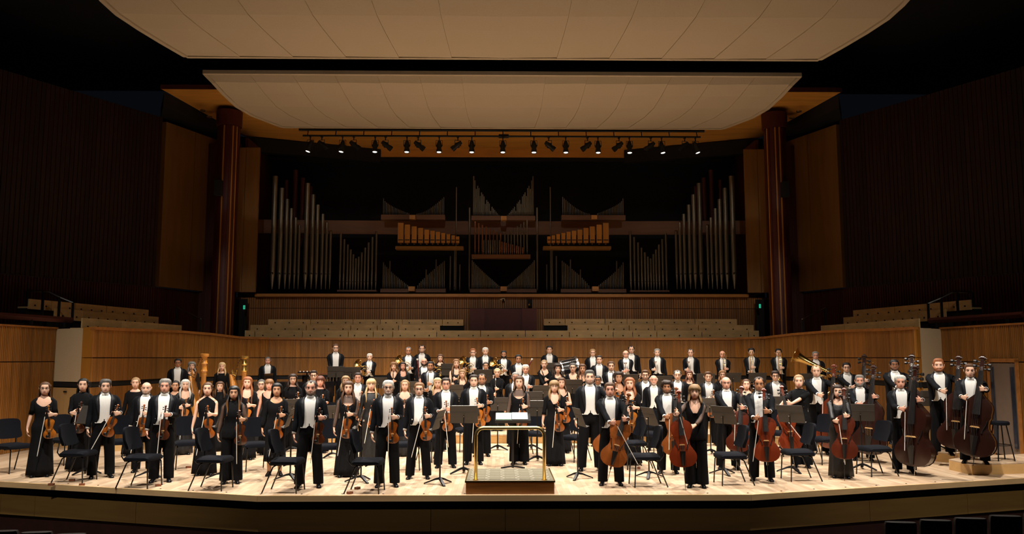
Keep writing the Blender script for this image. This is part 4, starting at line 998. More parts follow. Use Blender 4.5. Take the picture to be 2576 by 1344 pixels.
def brow_mesh():
    b = MB(); rings = []
    for x, z, h in ((-.017, -.003, .0022), (-.006, .002, .0034), (.006, .003, .0036), (.016, .0, .002)): rings.append([(x, -.004, z - h), (x, -.006, z), (x, -.004, z + h), (x, .006, z)])
    b.loft(rings); return b.mesh('eyebrow', [M['hair_dark']], True)
def mouth_mesh():
    b = MB(); 
    for zc, h, d in ((.0034, .0046, .004), (-.0040, .0056, .005)):
        rings = []
        for k in range(7):
            x = -.027 + .054 * k / 6; e = 1 - (abs(x) / .0275) ** 2; e = max(.1, e); cy = .014 * (x / .027) ** 2; zz = zc + .004 * (x / .027) ** 2
            rings.append([(x, cy - d * e, zz), (x, cy - d * .5 * e, zz + h * .7 * e), (x, cy + .006, zz), (x, cy - d * .5 * e, zz - h * .6 * e)])
        b.loft(rings)
    return b.mesh('mouth', [M['lip_m']], True)
EYE, BROW, MOUTH = eye_mesh(), brow_mesh(), mouth_mesh()
def glasses_mesh():
    b = MB()
    for sg in (-1, 1):
        b.tube([(sg * .033 + .0235 * math.cos(a), -.004 + .006 * abs(math.cos(a)) if False else 0, .018 * math.sin(a)) for a in [2 * math.pi * i / 14 for i in range(15)]], .0021, 5, cap=False, up=Vector((0, 1, 0)))
        b.tube([(sg * .0565, 0, .006), (sg * .075, .02, .008), (sg * .082, .09, .006)], .0019, 5)
    b.tube([(-.010, 0, .005), (0, -.003, .008), (.010, 0, .005)], .0021, 5); return b.mesh('glasses', [M['frame_m']], True)
GLS = glasses_mesh()
_hc = {}
def hair_cap(kind):
    """closed cap hugging the skull; it dives under the scalp wherever there is no hair"""
    if kind in _hc: return _hc[kind]
    B = Body(); NC, NR = 28, 17; rings = []; rnd = random.Random(hash(kind) % 1000)
    for i in range(NR):
        v = 2.0 + 9.0 * i / (NR - 1); pts = []
        for k in range(NC):
            th = 2 * math.pi * k / NC; a = abs(th if th <= math.pi else th - 2 * math.pi)           # 0 front .. pi back
            line = 9.2 if a < R(38) else 9.2 - 3.3 * smooth((a - R(38)) / R(35)) if a < R(80) else 5.9 - 3.6 * smooth((a - R(80)) / R(50))
            thick = .013
            if kind == 'short': thick = .011 + .009 * smooth((v - 8.2) / 2)
            if kind == 'full': thick = .016 + .012 * smooth((v - 8) / 2)
            if kind == 'buzz': thick = .006
            if kind == 'quiff': thick = .009 + .022 * smooth((v - 8.6) / 2) * (0.5 + 0.5 * math.cos(th))
            if kind == 'receding': line = line + 1.3 * math.exp(-((a - R(34)) / R(16)) ** 2) + 0.4; thick = .010 + .004 * smooth((v - 8) / 2)
            if kind == 'fringebald': thick = .010
            if kind in ('long', 'bob'): thick = .018; line = 9.2 - 6.0 * smooth((a - R(44)) / R(34))
            if kind == 'bangs': thick = .020; line = 8.15 if a < R(42) else 8.15 - 5.2 * smooth((a - R(44)) / R(34))
            if kind == 'tied': thick = .011
            if kind == 'curly': thick = .024 + .012 * rnd.random(); line -= 0.3
            if kind not in ('long', 'bangs', 'curly', 'buzz', 'fringebald'): thick *= .5 + .5 * smooth((v - 6.2) / 3.0); line += .25 * (a < R(60))
            m = smooth((v - line) / 0.55 + 0.5)
            if kind == 'fringebald': m *= 1 - smooth((v - 8.4 + (0.6 if a > R(120) else 0)) / 0.8); m *= smooth((a - R(62)) / R(14))
            jit = (rnd.random() - .5) * thick * (0.22 if kind != 'curly' else .5)
            off = -.014 + m * (thick + .014 + jit); pts.append(head_pt(v, th, off))
        rings.append(B.ring(pts))
        if i: B.bridge(rings[-2], rings[-1])
    top = head_pt(11, 0); tv = B.ring([V3((0, .006, 1.752 + ((-.012 if kind == 'fringebald' else .020 if kind in ('full', 'curly') else .013) if kind != 'buzz' else .005)))])[0]
    for k in range(NC): B.face((rings[-1][k], rings[-1][(k + 1) % NC], tv))
    B.face(rings[0][::-1]); _hc[kind] = B; return B
def hair_fall(B, length, wave=0.0, fwd=0.05, width=1.0, gap=50, seed=1):
    """hanging hair: a thick open sleeve from ear to ear round the back"""
    n = 11; rnd = random.Random(seed); rings = []; z0 = 1.700; rows = 9
    for i in range(rows):
        f = i / (rows - 1); z = z0 - length * f; loopo, loopi = [], []
        for k in range(n):
            th = R(gap) + (2 * math.pi - 2 * R(gap)) * k / (n - 1); s, c = math.sin(th), math.cos(th); drop = smooth((z0 - z - .10) / .16)
            rx = (.103 + .024 * drop * width) * (1 + .0 * f); ry = (.104 + .03 * drop)
            wv = wave * math.sin(9 * f + k * 1.7) + .003 * math.sin(k * 2.9)
            x = (rx + wv) * s; y = .012 - (ry + wv) * c
            if c > 0: y -= fwd * drop * c * 1.6
            y += .0 if c > 0 else .012 * drop
            th_ = .040 * (1 - .3 * f) * (0.6 if k in (0, n - 1) else 1)
            loopo.append(V3((x, y, z + .02 * math.sin(k * 5.1) * f))); loopi.append(V3((x - s * th_, y + c * th_, z + .02 * math.sin(k * 5.1) * f)))
        rings.append(B.ring(loopo + loopi[::-1]))
        if i: B.bridge(rings[-1], rings[-2])
    B.face(rings[0]); B.face(rings[-1][::-1])
def blob(B, c, r, sq=(1, 1, 1), n=10, m=7):
    rings = []
    for i in range(1, m):
        ph = math.pi * i / m; rings.append(B.ring([V3((c[0] + r * sq[0] * math.sin(ph) * math.cos(2 * math.pi * j / n), c[1] + r * sq[1] * math.sin(ph) * math.sin(2 * math.pi * j / n), c[2] - r * sq[2] * math.cos(ph))) for j in range(n)]))
        if i > 1: B.bridge(rings[-2], rings[-1])
    B.face(rings[0][::-1]); B.face(rings[-1])
_hm = {}
HEADC = V3((0, 0.0, 1.55))
def hair_mesh(style):
    """style: cap[:extra[:length]]"""
    if style in _hm: return _hm[style]
    bits = style.split(':'); src = hair_cap(bits[0]); B = Body(); B.v = list(src.v); B.f = list(src.f); B.m = list(src.m)
    ex = bits[1] if len(bits) > 1 else ''; ln = float(bits[2]) if len(bits) > 2 else 0.3
    if ex == 'fall': hair_fall(B, ln, .004, .05, 1.25, 53)
    if ex == 'wavy': hair_fall(B, ln, .010, .05, 1.35, 53)
    if ex == 'curls': hair_fall(B, ln, .016, .04, 1.45, 53)
    if ex == 'back': hair_fall(B, ln, .003, -.02, .8, 84)
    if ex == 'bun': blob(B, (0, .118, 1.675), .040)
    if ex == 'lowbun': blob(B, (0, .108, 1.60), .036)
    if ex == 'pony':
        rings = []
        for i in range(7):
            f = i / 6; c = V3((-.05 * f - .02, .10 - .10 * f, 1.62 - ln * f)); r_ = .030 * (1 - .5 * f) + .006
            rings.append(B.ring([c + V3((math.cos(2 * math.pi * j / 8) * r_, math.sin(2 * math.pi * j / 8) * r_, 0)) for j in range(8)]))
            if i: B.bridge(rings[-1], rings[-2])
        B.face(rings[0]); B.face(rings[-1][::-1])
    me = bpy.data.meshes.new('hair'); me.from_pydata([tuple(q) for q in B.v], [], B.f); me.materials.append(M['hair_dark'])
    bm = bmesh.new(); bm.from_mesh(me); bmesh.ops.recalc_face_normals(bm, faces=bm.faces); bm.to_mesh(me); bm.free()
    me.polygons.foreach_set('use_smooth', [True] * len(me.polygons)); _hm[style] = me; return me
_bm = {}
def beard_mesh(kind):
    if kind in _bm: return _bm[kind]
    B = Body(); rings = []; NC = 28; NR = 12
    for i in range(NR):
        v = 1.2 + 5.6 * i / (NR - 1); pts = []
        for k in range(NC):
            th = 2 * math.pi * k / NC; a = abs(th if th <= math.pi else th - 2 * math.pi)
            up = 4.9 if a < R(20) else 4.9 + 1.4 * smooth((a - R(30)) / R(50)); lo = 1.9
            m = smooth((up - v) / .5 + .5) * smooth((v - lo) / .5 + .5) * (1 - smooth((a - R(84)) / R(12)))
            if kind == 'goatee': m *= 1 - smooth((a - R(24)) / R(10))
            if a < R(15) and 3.75 < v < 4.45: m = 0.0                    # mouth opening
            if a < R(10) and v > 4.9: m = 0
            th_ = {'full': .013, 'short': .0075, 'goatee': .008, 'stubble': .0035, 'big': .020}[kind]
            pts.append(head_pt(v, th, -.012 + m * (.012 + th_)))
        rings.append(B.ring(pts))
        if i: B.bridge(rings[-2], rings[-1])
    B.face(rings[0][::-1]); B.face(rings[-1])
    me = bpy.data.meshes.new('beard'); me.from_pydata([tuple(q) for q in B.v], [], B.f); me.materials.append(M['hair_dark'])
    me.polygons.foreach_set('use_smooth', [True] * len(me.polygons)); _bm[kind] = me; return me
# ---------------------------------------------------------------- assembling a person
HANG = lambda sg, z=.80, x=.268, y=-.03: (V3((sg * x, y, z)), V3((sg * -.05, -.10, -1)), V3((-sg, .12, 0)), 'relax')
def person(label, loc, rz, h, female, skin, hairc, hair, outfit, armL, armR, beard=None, beardc=None, glasses=False, stout=0.0, stance=0.03, group=None, headturn=0.0):
    T = TF if female else TM
    r = empty('person', loc, rz, h / 1.752); tag(r, label, 'person', group)
    arms = {'L': armL, 'R': armR}
    B = make_body(T, female, arms, stance if not female else 0.0)
    sk = M['skin_' + skin]; to_obj(B, 'body', [sk], r, 1)
    if outfit == 'tails':
        jacket(T, arms, r, stout); shirt(T, arms, r, stout); inst('bow_tie', BOW, r, (0, -.062, 1.494)); trousers(T, r, stance, stout)
    else:
        o = dict(neck='round', sl=1.0, m='knit', bottom='skirt', slm=None, hem=.03, flare=0.0); o.update(outfit)
        dress(T, arms, r, NECKS[o['neck']], o['sl'], M[o['m']], o['bottom'] == 'skirt', o['hem'], o['flare'], M[o['slm']] if o['slm'] else None)
        if o['bottom'] == 'trousers': trousers(T, r, 0.0, 0, M['trouser'], 0.02)
        if o.get('buttons'):
            for k in range(5): inst('button', BTN, r, tuple(torso_pt(T, 3.0 + .9 * k, R(24), .016)))
        if o.get('necklace'):
            b = MB(); b.tube([torso_pt(T, 7.9 - 2.4 * max(0, math.cos(th)) ** 1.4, th, .012) for th in [2 * math.pi * k / 20 for k in range(21)]], .0022, 4, cap=False); b.build('necklace', M['brass'], r)
        if o.get('sheer'):
            SB_ = Body(); pv = None
            for s_ in range(5):
                nw = SB_.ring([torso_pt(T, 5.2 + 2.4 * s_ / 4, 2 * math.pi * k / 24, .009) for k in range(24)])
                if pv: SB_.bridge(pv, nw)
                pv = nw
            to_obj(SB_, 'sheer_yoke', [M['sheer']], r, 0)
    sw = stance if not female else 0.0
    for sg in (1, -1): inst('shoe', HEEL if female else SHOE, r, (sg * (.10 + sw), .022, 0), (0, 0, R(9) * sg))
    for sg in (1, -1):
        inst('eye', EYE, r, (sg * .0335, EYE_Y, 1.6345), (0, 0, 0), (1.1, 1, 1.1)); inst('eyebrow', BROW, r, (sg * .034, BROW_Y, 1.654), (0, 0, sg * R(14)), (sg * 1.1, 1, .65 if female else .95), mats=[M['hair_' + (beardc or hairc)] if hairc not in ('white', 'blond', 'ombre') else M['hair_dblond' if hairc != 'white' else 'hair_grey'.split('_')[1] and 'hair_grey'] if False else M['hair_dark' if hairc in ('dark', 'black', 'brown', 'ombre') else 'hair_brown' if hairc not in ('white', 'grey') else 'hair_grey']])
    inst('mouth', MOUTH, r, (0, MOUTH_Y, 1.5645), (0, 0, 0), (1.1, 1, 1.1), mats=[M['lip_f'] if female else M['lip_m']])
    if hair != 'bald': inst('hair', hair_mesh(hair), r, mats=[M['hair_' + hairc]])
    if beard and beard != 'stubble': inst('beard', beard_mesh(beard), r, mats=[M['hair_' + hairc] if beard in ('full', 'big') else M[f"beard_{hairc}_{'tan' if skin in ('tan', 'brown') else 'fair'}"]])
    if glasses: inst('glasses', GLS, r, (0, EYE_Y - .019, 1.635), (0, 0, 0), (1.12, 1, 1))
    return r
EYE_Y, BROW_Y, MOUTH_Y = -.0765, -.0885, -.1005
BTN = MB().lathe([(0, .0), (.007, .0), (.006, .004), (0, .005)], 8, M=Matrix.Rotation(R(90), 4, 'X')).mesh('button', [M['steel']])
M['brass'] = mat('brass', (0.80, 0.52, 0.16), 0.24, 1.0, var=0.08)
# ------------------------------------------------------------------ instruments
M['v_red'] = mat('violin_varnish', srgb(156, 82, 24), 0.28, var=0.28, scale=(14, 14, 5), coat=0.5, obj=0.18)
M['v_gold'] = mat('golden_varnish', srgb(184, 108, 34), 0.28, var=0.28, scale=(14, 14, 5), coat=0.5, obj=0.12)
M['v_dark'] = mat('dark_varnish', srgb(92, 46, 22), 0.28, var=0.3, scale=(14, 14, 5), coat=0.5, obj=0.15)
M['c_red'] = mat('cello_red', srgb(116, 44, 18), 0.28, var=0.25, scale=(7, 7, 3), coat=0.5, obj=0.15)
M['c_brown'] = mat('cello_brown', srgb(130, 70, 28), 0.28, var=0.3, scale=(7, 7, 3), coat=0.5, obj=0.12)
M['c_dark'] = mat('cello_dark', srgb(84, 34, 18), 0.28, var=0.28, scale=(7, 7, 3), coat=0.5)
M['b_dark'] = mat('bass_dark', srgb(44, 20, 13), 0.28, var=0.3, scale=(5, 5, 2), coat=0.5, obj=0.15)
M['b_red'] = mat('bass_red', srgb(92, 38, 18), 0.28, var=0.3, scale=(5, 5, 2), coat=0.5, obj=0.12)
M['ebony'] = mat('ebony', (0.012, 0.010, 0.010), 0.35, var=0.1); M['maple'] = mat('bridge_maple', srgb(214, 168, 108), 0.5, var=0.1)
M['string'] = mat('steel_string', (0.6, 0.6, 0.58), 0.3, 1.0); M['bow_hair'] = mat('bow_hair', (0.86, 0.82, 0.74), 0.6, var=0.04); M['bow_wood'] = mat('bow_wood', srgb(150, 84, 46), 0.4, var=0.1)
M['brass'] = mat('brass', (0.80, 0.52, 0.16), 0.22, 1.0, var=0.08); M['silver'] = mat('silver', (0.75, 0.74, 0.72), 0.2, 1.0, var=0.06)
M['wind_black'] = mat('grenadilla', (0.014, 0.012, 0.012), 0.3, var=0.1); M['bassoon'] = mat('bassoon_maple', srgb(92, 26, 18), 0.25, var=0.2, coat=0.5)
OUT = [(0, 0), (.008, .36), (.035, .64), (.09, .86), (.16, .97), (.225, 1.0), (.29, .955), (.345, .84), (.375, .755), (.392, .74), (.42, .645), (.47, .565), (.53, .545), (.59, .575), (.63, .64), (.648, .665), (.67, .665), (.71, .725), (.77, .80), (.83, .81), (.89, .745), (.94, .60), (.975, .40), (.993, .2), (1, .06)]
OUTB = [(0, 0), (.008, .36), (.035, .64), (.09, .86), (.16, .97), (.225, 1.0), (.29, .955), (.345, .85), (.375, .77), (.392, .755), (.42, .66), (.47, .585), (.53, .57), (.59, .60), (.625, .66), (.645, .675), (.67, .66), (.71, .68), (.77, .70), (.82, .66), (.87, .55), (.92, .37), (.96, .23), (.985, .16), (1, .12)]
def fiddle(name, L_, hw, rib, neck, scroll, mat_, outl=OUT, endpin=0.0, chin=False, origin=0.0, arch=.10):
    """a bowed string instrument as root + parts; long axis z, strings towards -y; origin lowered by `origin`"""
    r = empty(name); z0 = -origin; fr = (-1, -.72, -.36, 0, .36, .72, 1); A = hw * arch * 2
    b = MB()
    for side, sg in (('top', -1), ('back', 1)):
        rings = []
        for s, w_ in outl:
            e = math.sin(math.pi * min(1, max(0, s))) ** .6
            rings.append([(hw * w_ * f, sg * (rib / 2 + A * (1 - f * f) * e * (w_ ** .5)), z0 + s * L_) for f in (fr if sg < 0 else fr[::-1])])
        b.loft(rings, 0, False, False, False)
    rb = [[(sx * hw * w_ * .965, y, z0 + s * L_ * .99 + L_ * .005) for y in ((-rib / 2, rib / 2) if sx > 0 else (rib / 2, -rib / 2))] for sx in (1, -1) for s, w_ in (outl if sx > 0 else outl[::-1])]
    b.loft(rb, 0, False, False, False); b.build('body', mat_, r, 35)
    front = -rib / 2 - A
    for sx in (-1, 1):                                          # f-holes
        x0 = sx * hw * .40; fb = MB(); pts = []
        for k in range(9):
            t = k / 8; pts.append((x0 + sx * hw * .10 * math.cos(math.pi * t) * (-1) + sx * 0.02 * hw, -rib / 2 - A * (1 - .2) * .86 - hw * .012, z0 + L_ * (.375 + .20 * t)))
        fb.tube(pts, [hw * .05, hw * .034, hw * .026, hw * .032, hw * .036, hw * .032, hw * .026, hw * .034, hw * .05], 6)
        fb.build('f_hole', M['ebony'], r)
    zb = z0 + L_ * .455; bh = hw * .30
    b = MB(); b.prism([(-hw * .21, zb), (-hw * .16, zb + .02 * L_), (hw * .16, zb + .02 * L_), (hw * .21, zb)], front - bh, front + A * .2); b.build('bridge', M['maple'], r)
    zt = z0 + L_ + neck; lift = front - bh * .75
    b = MB(); f0 = z0 + L_ * .66; rings = []
    for z, w_, y in ((f0, hw * .20, lift + bh * .1), (zt, hw * .115, -rib / 2 - hw * .02)): rings.append([(-w_, y, z), (0, y - hw * .03, z), (w_, y, z), (w_, y + hw * .06, z), (-w_, y + hw * .06, z)])
    b.loft(rings); b.build('fingerboard', M['ebony'], r, 30)
    b = MB(); rings = []
    for z, w_, d in ((z0 + L_ * .985, hw * .17, rib * .8), (z0 + L_ + neck * .12, hw * .12, hw * .22), (zt, hw * .105, hw * .17)):
        rings.append([(w_ * math.cos(a), -rib / 2 - hw * .0 + (d * (1 + math.sin(a)) / 2), z) for a in [2 * math.pi * k / 8 for k in range(8)]])
    b.loft(rings); b.build('neck', mat_, r, 50)
    b = MB(); rings = []
    for t in (0, .5, .8): z = zt + scroll * t; w_ = hw * (.105 - .03 * t); rings.append([(-w_, -rib / 2 + scroll * .12 * t, z), (w_, -rib / 2 + scroll * .12 * t, z), (w_, -rib / 2 + hw * .24 + scroll * .12 * t, z), (-w_, -rib / 2 + hw * .24 + scroll * .12 * t, z)])
    b.loft(rings)
    for rad, w_ in ((.19, .085), (.11, .15), (.05, .19)):          # volute
        b.lathe([(0, -hw * w_), (scroll * rad, -hw * w_), (scroll * rad, hw * w_), (0, hw * w_)], 12, 0, Matrix.Translation((0, -rib / 2 + scroll * .20, zt + scroll * .80)) @ Matrix.Rotation(R(90), 4, 'Y'))
    b.build('scroll', mat_, r, 40)
    for k in range(4):
        sx = -1 if k % 2 else 1; z = zt + scroll * (.12 + .15 * k); b = MB(); Mx = Matrix.Translation((0, -rib / 2 + hw * .12 + scroll * .05 * k / 2, z)) @ Matrix.Rotation(R(90) * sx, 4, 'Y')
        b.lathe([(hw * .035, -hw * .13), (hw * .035, hw * .22), (hw * .09, hw * .30), (hw * .09, hw * .42), (0, hw * .44)], 8, 0, Mx); b.build('peg', M['ebony'] if endpin < .2 or True else M['brass'], r)
    b = MB(); rings = []
    for z, w_, y in ((z0 + L_ * .03, hw * .09, -rib / 2 - hw * .10), (z0 + L_ * .33, hw * .20, front - bh * .45)): rings.append([(-w_, y, z), (0, y - hw * .05, z), (w_, y, z), (w_, y + hw * .05, z), (-w_, y + hw * .05, z)])
    b.loft(rings); b.build('tailpiece', M['ebony'], r, 30)
    b = MB()
    for k in range(4):
        f = (k - 1.5) / 1.5; b.tube([(f * hw * .12, front - bh * .5, z0 + L_ * .33), (f * hw * .13, front - bh * 1.02, zb + .01 * L_), (f * hw * .075, -rib / 2 - hw * .07, zt), (f * hw * .05, -rib / 2 + hw * .06, zt + scroll * .35)], max(.0012, hw * .006), 4)
    st = b.build('strings', M['string'], r); st['kind'] = 'stuff'
    if chin:
        b = MB(); rings = []
        for x, h, d in ((-.06, .006, .016), (-.04, .012, .028), (-.012, .012, .026), (.01, .006, .012)): rings.append([(x * hw / .105 - 0, -rib / 2 - .012 + h * math.cos(a), z0 + .045 + d * math.sin(a)) for a in [2 * math.pi * k / 8 for k in range(8)]])
        b.loft(rings); b.build('chin_rest', M['ebony'], r, 50)
    if endpin:
        b = MB(); b.tube([(0, 0, z0 + .01), (0, 0, z0 - endpin)], [.008, .005], 6); b.tube([(0, 0, z0 + .02), (0, 0, z0 - .05)], .016, 8); b.build('endpin', M['silver'], r)
    return r
def hide_proto(r): pass
def bow_proto(L_=.74, name='bow'):
    r = empty(name); b = MB(); b.tube([(0, 0, .02), (0, .004, -L_ * .3), (0, .012, -L_ * .6), (0, .002, -L_)], [.005, .0048, .0044, .004], 6); b.build('stick', M['bow_wood'], r, True)
    b = MB(); b.box((0, -.017, -L_ * .5 + .0), (.011, .0025, L_ * .95)); b.build('hair_ribbon', M['bow_hair'], r)
    b = MB(); b.box((0, -.008, -.03), (.011, .022, .045)); b.build('frog', M['ebony'], r)
    b = MB(); b.box((0, -.008, -L_ + .005), (.008, .024, .022)); b.build('tip', M['bow_hair'], r); return r
def clarinet_proto(name, L_, rad, m, keym, bell=True):
    r = empty(name); b = MB(); prof = [(rad * .5, L_ / 2 + .04), (rad * .7, L_ / 2), (rad * 1.15, L_ / 2 - .06), (rad, L_ / 2 - .07), (rad, 0), (rad * 1.15, -.005), (rad, -.012), (rad * 1.05, -L_ / 2 + .09)]
    prof += [(rad * 1.3, -L_ / 2 + .07), (rad * 2.4, -L_ / 2)] if bell else [(rad, -L_ / 2)]
    b.lathe(prof, 10, cap=True); b.build('tube', m, r, 50)
    for k in range(6):
        z = L_ * (.28 - .11 * k); b = MB(); b.lathe([(0, .004), (.009, .004), (.009, 0)], 8, 0, Matrix.Translation((0, -rad - .004, z)) @ Matrix.Rotation(R(90), 4, 'X')); b.tube([(rad * .8, -rad * .6, z - .03), (rad * .8, -rad * .6, z + .03)], .003, 5); b.build('key', keym, r)
    for z in (L_ / 2 - .065, -.006, -L_ / 2 + .085): b = MB(); b.lathe([(rad * 1.2, z - .006), (rad * 1.2, z + .006)], 10); b.build('ring', M['silver'], r)
    return r
def flute_proto():
    r = empty('flute'); b = MB(); b.tube([(0, 0, -.33), (0, 0, .33)], .0098, 10); b.build('tube', M['silver'], r, True)
    b = MB(); b.box((0, -.011, .26), (.018, .008, .03)); b.build('lip_plate', M['silver'], r)
    for k in range(8): b = MB(); b.lathe([(0, .004), (.0085, .004), (.0085, 0)], 8, 0, Matrix.Translation((0, -.0095, .12 - .05 * k)) @ Matrix.Rotation(R(90), 4, 'X')); b.build('key', M['silver'], r)
    return r
def bassoon_proto():
    r = empty('bassoon'); b = MB(); b.tube([(0, 0, -.62), (0, 0, .50), (0, 0, .70)], [.026, .021, .019], 10); b.build('long_joint', M['bassoon'], r, True)
    b = MB(); b.tube([(.036, 0, -.62), (.036, 0, .12)], [.026, .016], 10); b.build('wing_joint', M['bassoon'], r, True)
    b = MB(); b.tube([(.036, 0, .12), (.05, -.02, .24), (.10, -.12, .26)], [.006, .004, .002], 6); b.build('crook', M['silver'], r)
    b = MB(); b.lathe([(.022, .66), (.026, .67), (.026, .70), (.02, .705)], 10); b.build('bell_ring', M['pique'] if 'pique' in M else M['bow_hair'], r)
    for k in range(7): b = MB(); b.tube([(.01, -.03, -.5 + .13 * k), (.01, -.03, -.43 + .13 * k)], .005, 5); b.build('key', M['silver'], r)
    return r
def circ(c, rad, n, a0=0.0, a1=360.0, ax='y', squash=1.0): return [(c[0] + rad * math.cos(R(a0 + (a1 - a0) * k / n)), c[1] + .0, c[2] + rad * squash * math.sin(R(a0 + (a1 - a0) * k / n))) for k in range(n + 1)]
def horn_proto():
    """French horn: coils face -y, bell flares to -x and a little up"""
    r = empty('french_horn'); b = MB(); b.tube(circ((0, 0, 0), .135, 22, 20, 350), [.008 + .006 * k / 22 for k in range(23)], 8); b.build('outer_coil', M['brass'], r, True)
    b = MB(); b.tube(circ((.01, -.03, -.01), .085, 18, 0, 330), .008, 8); b.build('inner_coil', M['brass'], r, True)
    b = MB(); b.tube(circ((.02, .025, .0), .055, 14, 0, 320), .0075, 8); b.build('valve_loop', M['brass'], r, True)
    for k in range(3): b = MB(); b.lathe([(.018, -.03), (.018, .03), (0, .032)], 10, 0, Matrix.Translation((-.04 + .04 * k, -.03, .03))); b.build('valve', M['silver'], r, 40)
    b = MB(); Mx = Matrix.Translation((-.03, .02, .10)) @ Matrix.Rotation(R(-62), 4, 'Y') @ Matrix.Rotation(R(24), 4, 'X')
    b.lathe([(.014, 0), (.022, .08), (.036, .15), (.062, .20), (.105, .235), (.150, .25), (.153, .256), (.146, .254), (.06, .205), (.02, .1)], 20, 0, Mx); b.build('bell', M['brass'], r, True)
    b = MB(); b.tube([(.13, 0, .04), (.15, -.03, .12), (.13, -.08, .18)], .005, 6); b.build('mouthpipe', M['silver'], r); return r
def trumpet_proto():
    r = empty('trumpet'); b = MB(); b.lathe([(.006, -.10), (.0065, .10), (.012, .16), (.024, .20), (.055, .235), (.060, .238), (.055, .240), (.02, .20)], 14); b.build('bell', M['silver'], r, True)
    b = MB(); b.tube([(0, 0, -.10), (.018, 0, -.13), (.045, 0, -.13), (.062, 0, -.10), (.062, 0, .10), (.062, 0, .17)], .006, 7); b.build('tuning_slide', M['silver'], r, True)
    for k in range(3): b = MB(); b.lathe([(.009, -.05), (.009, .05), (.004, .055), (.004, .07), (.008, .07), (0, .075)], 8, 0, Matrix.Translation((.031, 0, -.04 + .03 * k)) @ Matrix.Rotation(R(90), 4, 'X')); b.build('valve', M['silver'], r, 40)
    return r
def trombone_proto():
    r = empty('trombone'); b = MB(); b.tube([(-.04, 0, .52), (-.04, 0, -.40), (-.03, 0, -.44), (.03, 0, -.44), (.04, 0, -.40), (.04, 0, .36)], .0075, 8); b.build('slide', M['brass'], r, True)
    b = MB(); b.tube([(.04, -.06, .36), (.04, -.06, .48), (.02, -.06, .53), (-.02, -.06, .53), (-.04, -.06, .48), (-.04, -.06, .1)], .010, 8); b.build('tuning_bow', M['brass'], r, True)
    b = MB(); b.lathe([(.010, .10), (.013, -.08), (.022, -.20), (.048, -.28), (.095, -.33), (.10, -.334), (.092, -.332), (.03, -.24)], 16, 0, Matrix.Translation((-.04, -.06, 0))); b.build('bell', M['brass'], r, True)
    b = MB(); b.tube([(-.04, 0, .30), (.04, 0, .30)], .005, 6); b.tube([(-.04, 0, .18), (.04, 0, .18)], .005, 6); b.build('brace', M['brass'], r); return r
def tuba_proto():
    """bell mouth to the upper left (-x), main bow to the right; origin at the middle of the valve block"""
    r = empty('tuba'); b = MB(); Mx = Matrix.Translation((-.22, 0, .30)) @ Matrix.Rotation(R(-62), 4, 'Y') @ Matrix.Rotation(R(-14), 4, 'X')
    b.lathe([(.050, -.48), (.062, -.2), (.085, .05), (.115, .22), (.16, .33), (.215, .385), (.225, .392), (.21, .388), (.11, .24), (.05, .0)], 24, 0, Mx); b.build('bell', M['brass'], r, True)
    b = MB(); b.tube([(.18, .02, .09), (.30, 0, .03), (.40, 0, -.10), (.43, 0, -.28), (.39, 0, -.46), (.26, 0, -.56), (.10, 0, -.56)], [.050, .048, .045, .042, .04, .036, .03], 12); b.build('bow_tube', M['brass'], r, True)
    for k in range(3): b = MB(); b.tube(circ((.12, -.05 + .03 * k, -.22), .11 + .03 * k, 16, 0, 320), .012, 8); b.build('valve_loop', M['brass'], r, True)
    for k in range(4): b = MB(); b.lathe([(.017, -.06), (.017, .06), (.006, .07), (.012, .09), (0, .095)], 8, 0, Matrix.Translation((.02 + .045 * k, -.10, -.15))); b.build('valve', M['silver'], r, 40)
    return r
PROTO = {}
def proto(key):
    if key not in PROTO:
        PROTO[key] = {'violin': lambda: fiddle('violin', .356, .104, .032, .130, .105, M['v_red'], chin=True, origin=.42),
            'violin_gold': lambda: fiddle('violin', .356, .104, .032, .130, .105, M['v_gold'], chin=True, origin=.42),
            'violin_dark': lambda: fiddle('violin', .356, .104, .032, .130, .105, M['v_dark'], chin=True, origin=.42),
            'viola': lambda: fiddle('viola', .41, .120, .038, .145, .12, M['v_red'], chin=True, origin=.485),
            'viola_gold': lambda: fiddle('viola', .41, .120, .038, .145, .12, M['v_gold'], chin=True, origin=.485),
            'cello': lambda: fiddle('cello', .755, .218, .115, .27, .21, M['c_red'], endpin=.36, origin=-.36, arch=.06),
            'cello_dark': lambda: fiddle('cello', .755, .218, .115, .27, .21, M['c_dark'], endpin=.36, origin=-.36, arch=.06),
            'cello_brown': lambda: fiddle('cello', .755, .218, .115, .27, .21, M['c_brown'], endpin=.36, origin=-.36, arch=.06),
            'bass': lambda: fiddle('double_bass', 1.13, .335, .20, .40, .28, M['b_dark'], OUTB, endpin=.16, origin=-.16, arch=.05),
            'bass_red': lambda: fiddle('double_bass', 1.13, .335, .20, .40, .28, M['b_red'], OUTB, endpin=.16, origin=-.16, arch=.05),
            'bow': bow_proto, 'clarinet': lambda: clarinet_proto('clarinet', .64, .0135, M['wind_black'], M['silver']), 'oboe': lambda: clarinet_proto('oboe', .6, .0115, M['wind_black'], M['silver']),
            'flute': flute_proto, 'bassoon': bassoon_proto, 'horn': horn_proto, 'trumpet': trumpet_proto, 'trombone': trombone_proto, 'tuba': tuba_proto}[key]()
        PROTO[key]['used'] = 0
    return PROTO[key]
def place(key, mat4, label, cat, group):
    p = proto(key)
    if p['used']: o = copy_tree(p); 
    else: o = p
    p['used'] = 1
    o.matrix_world = mat4; tag(o, label, cat, group)
    if 'used' in o and o is not p: del o['used']
    return o
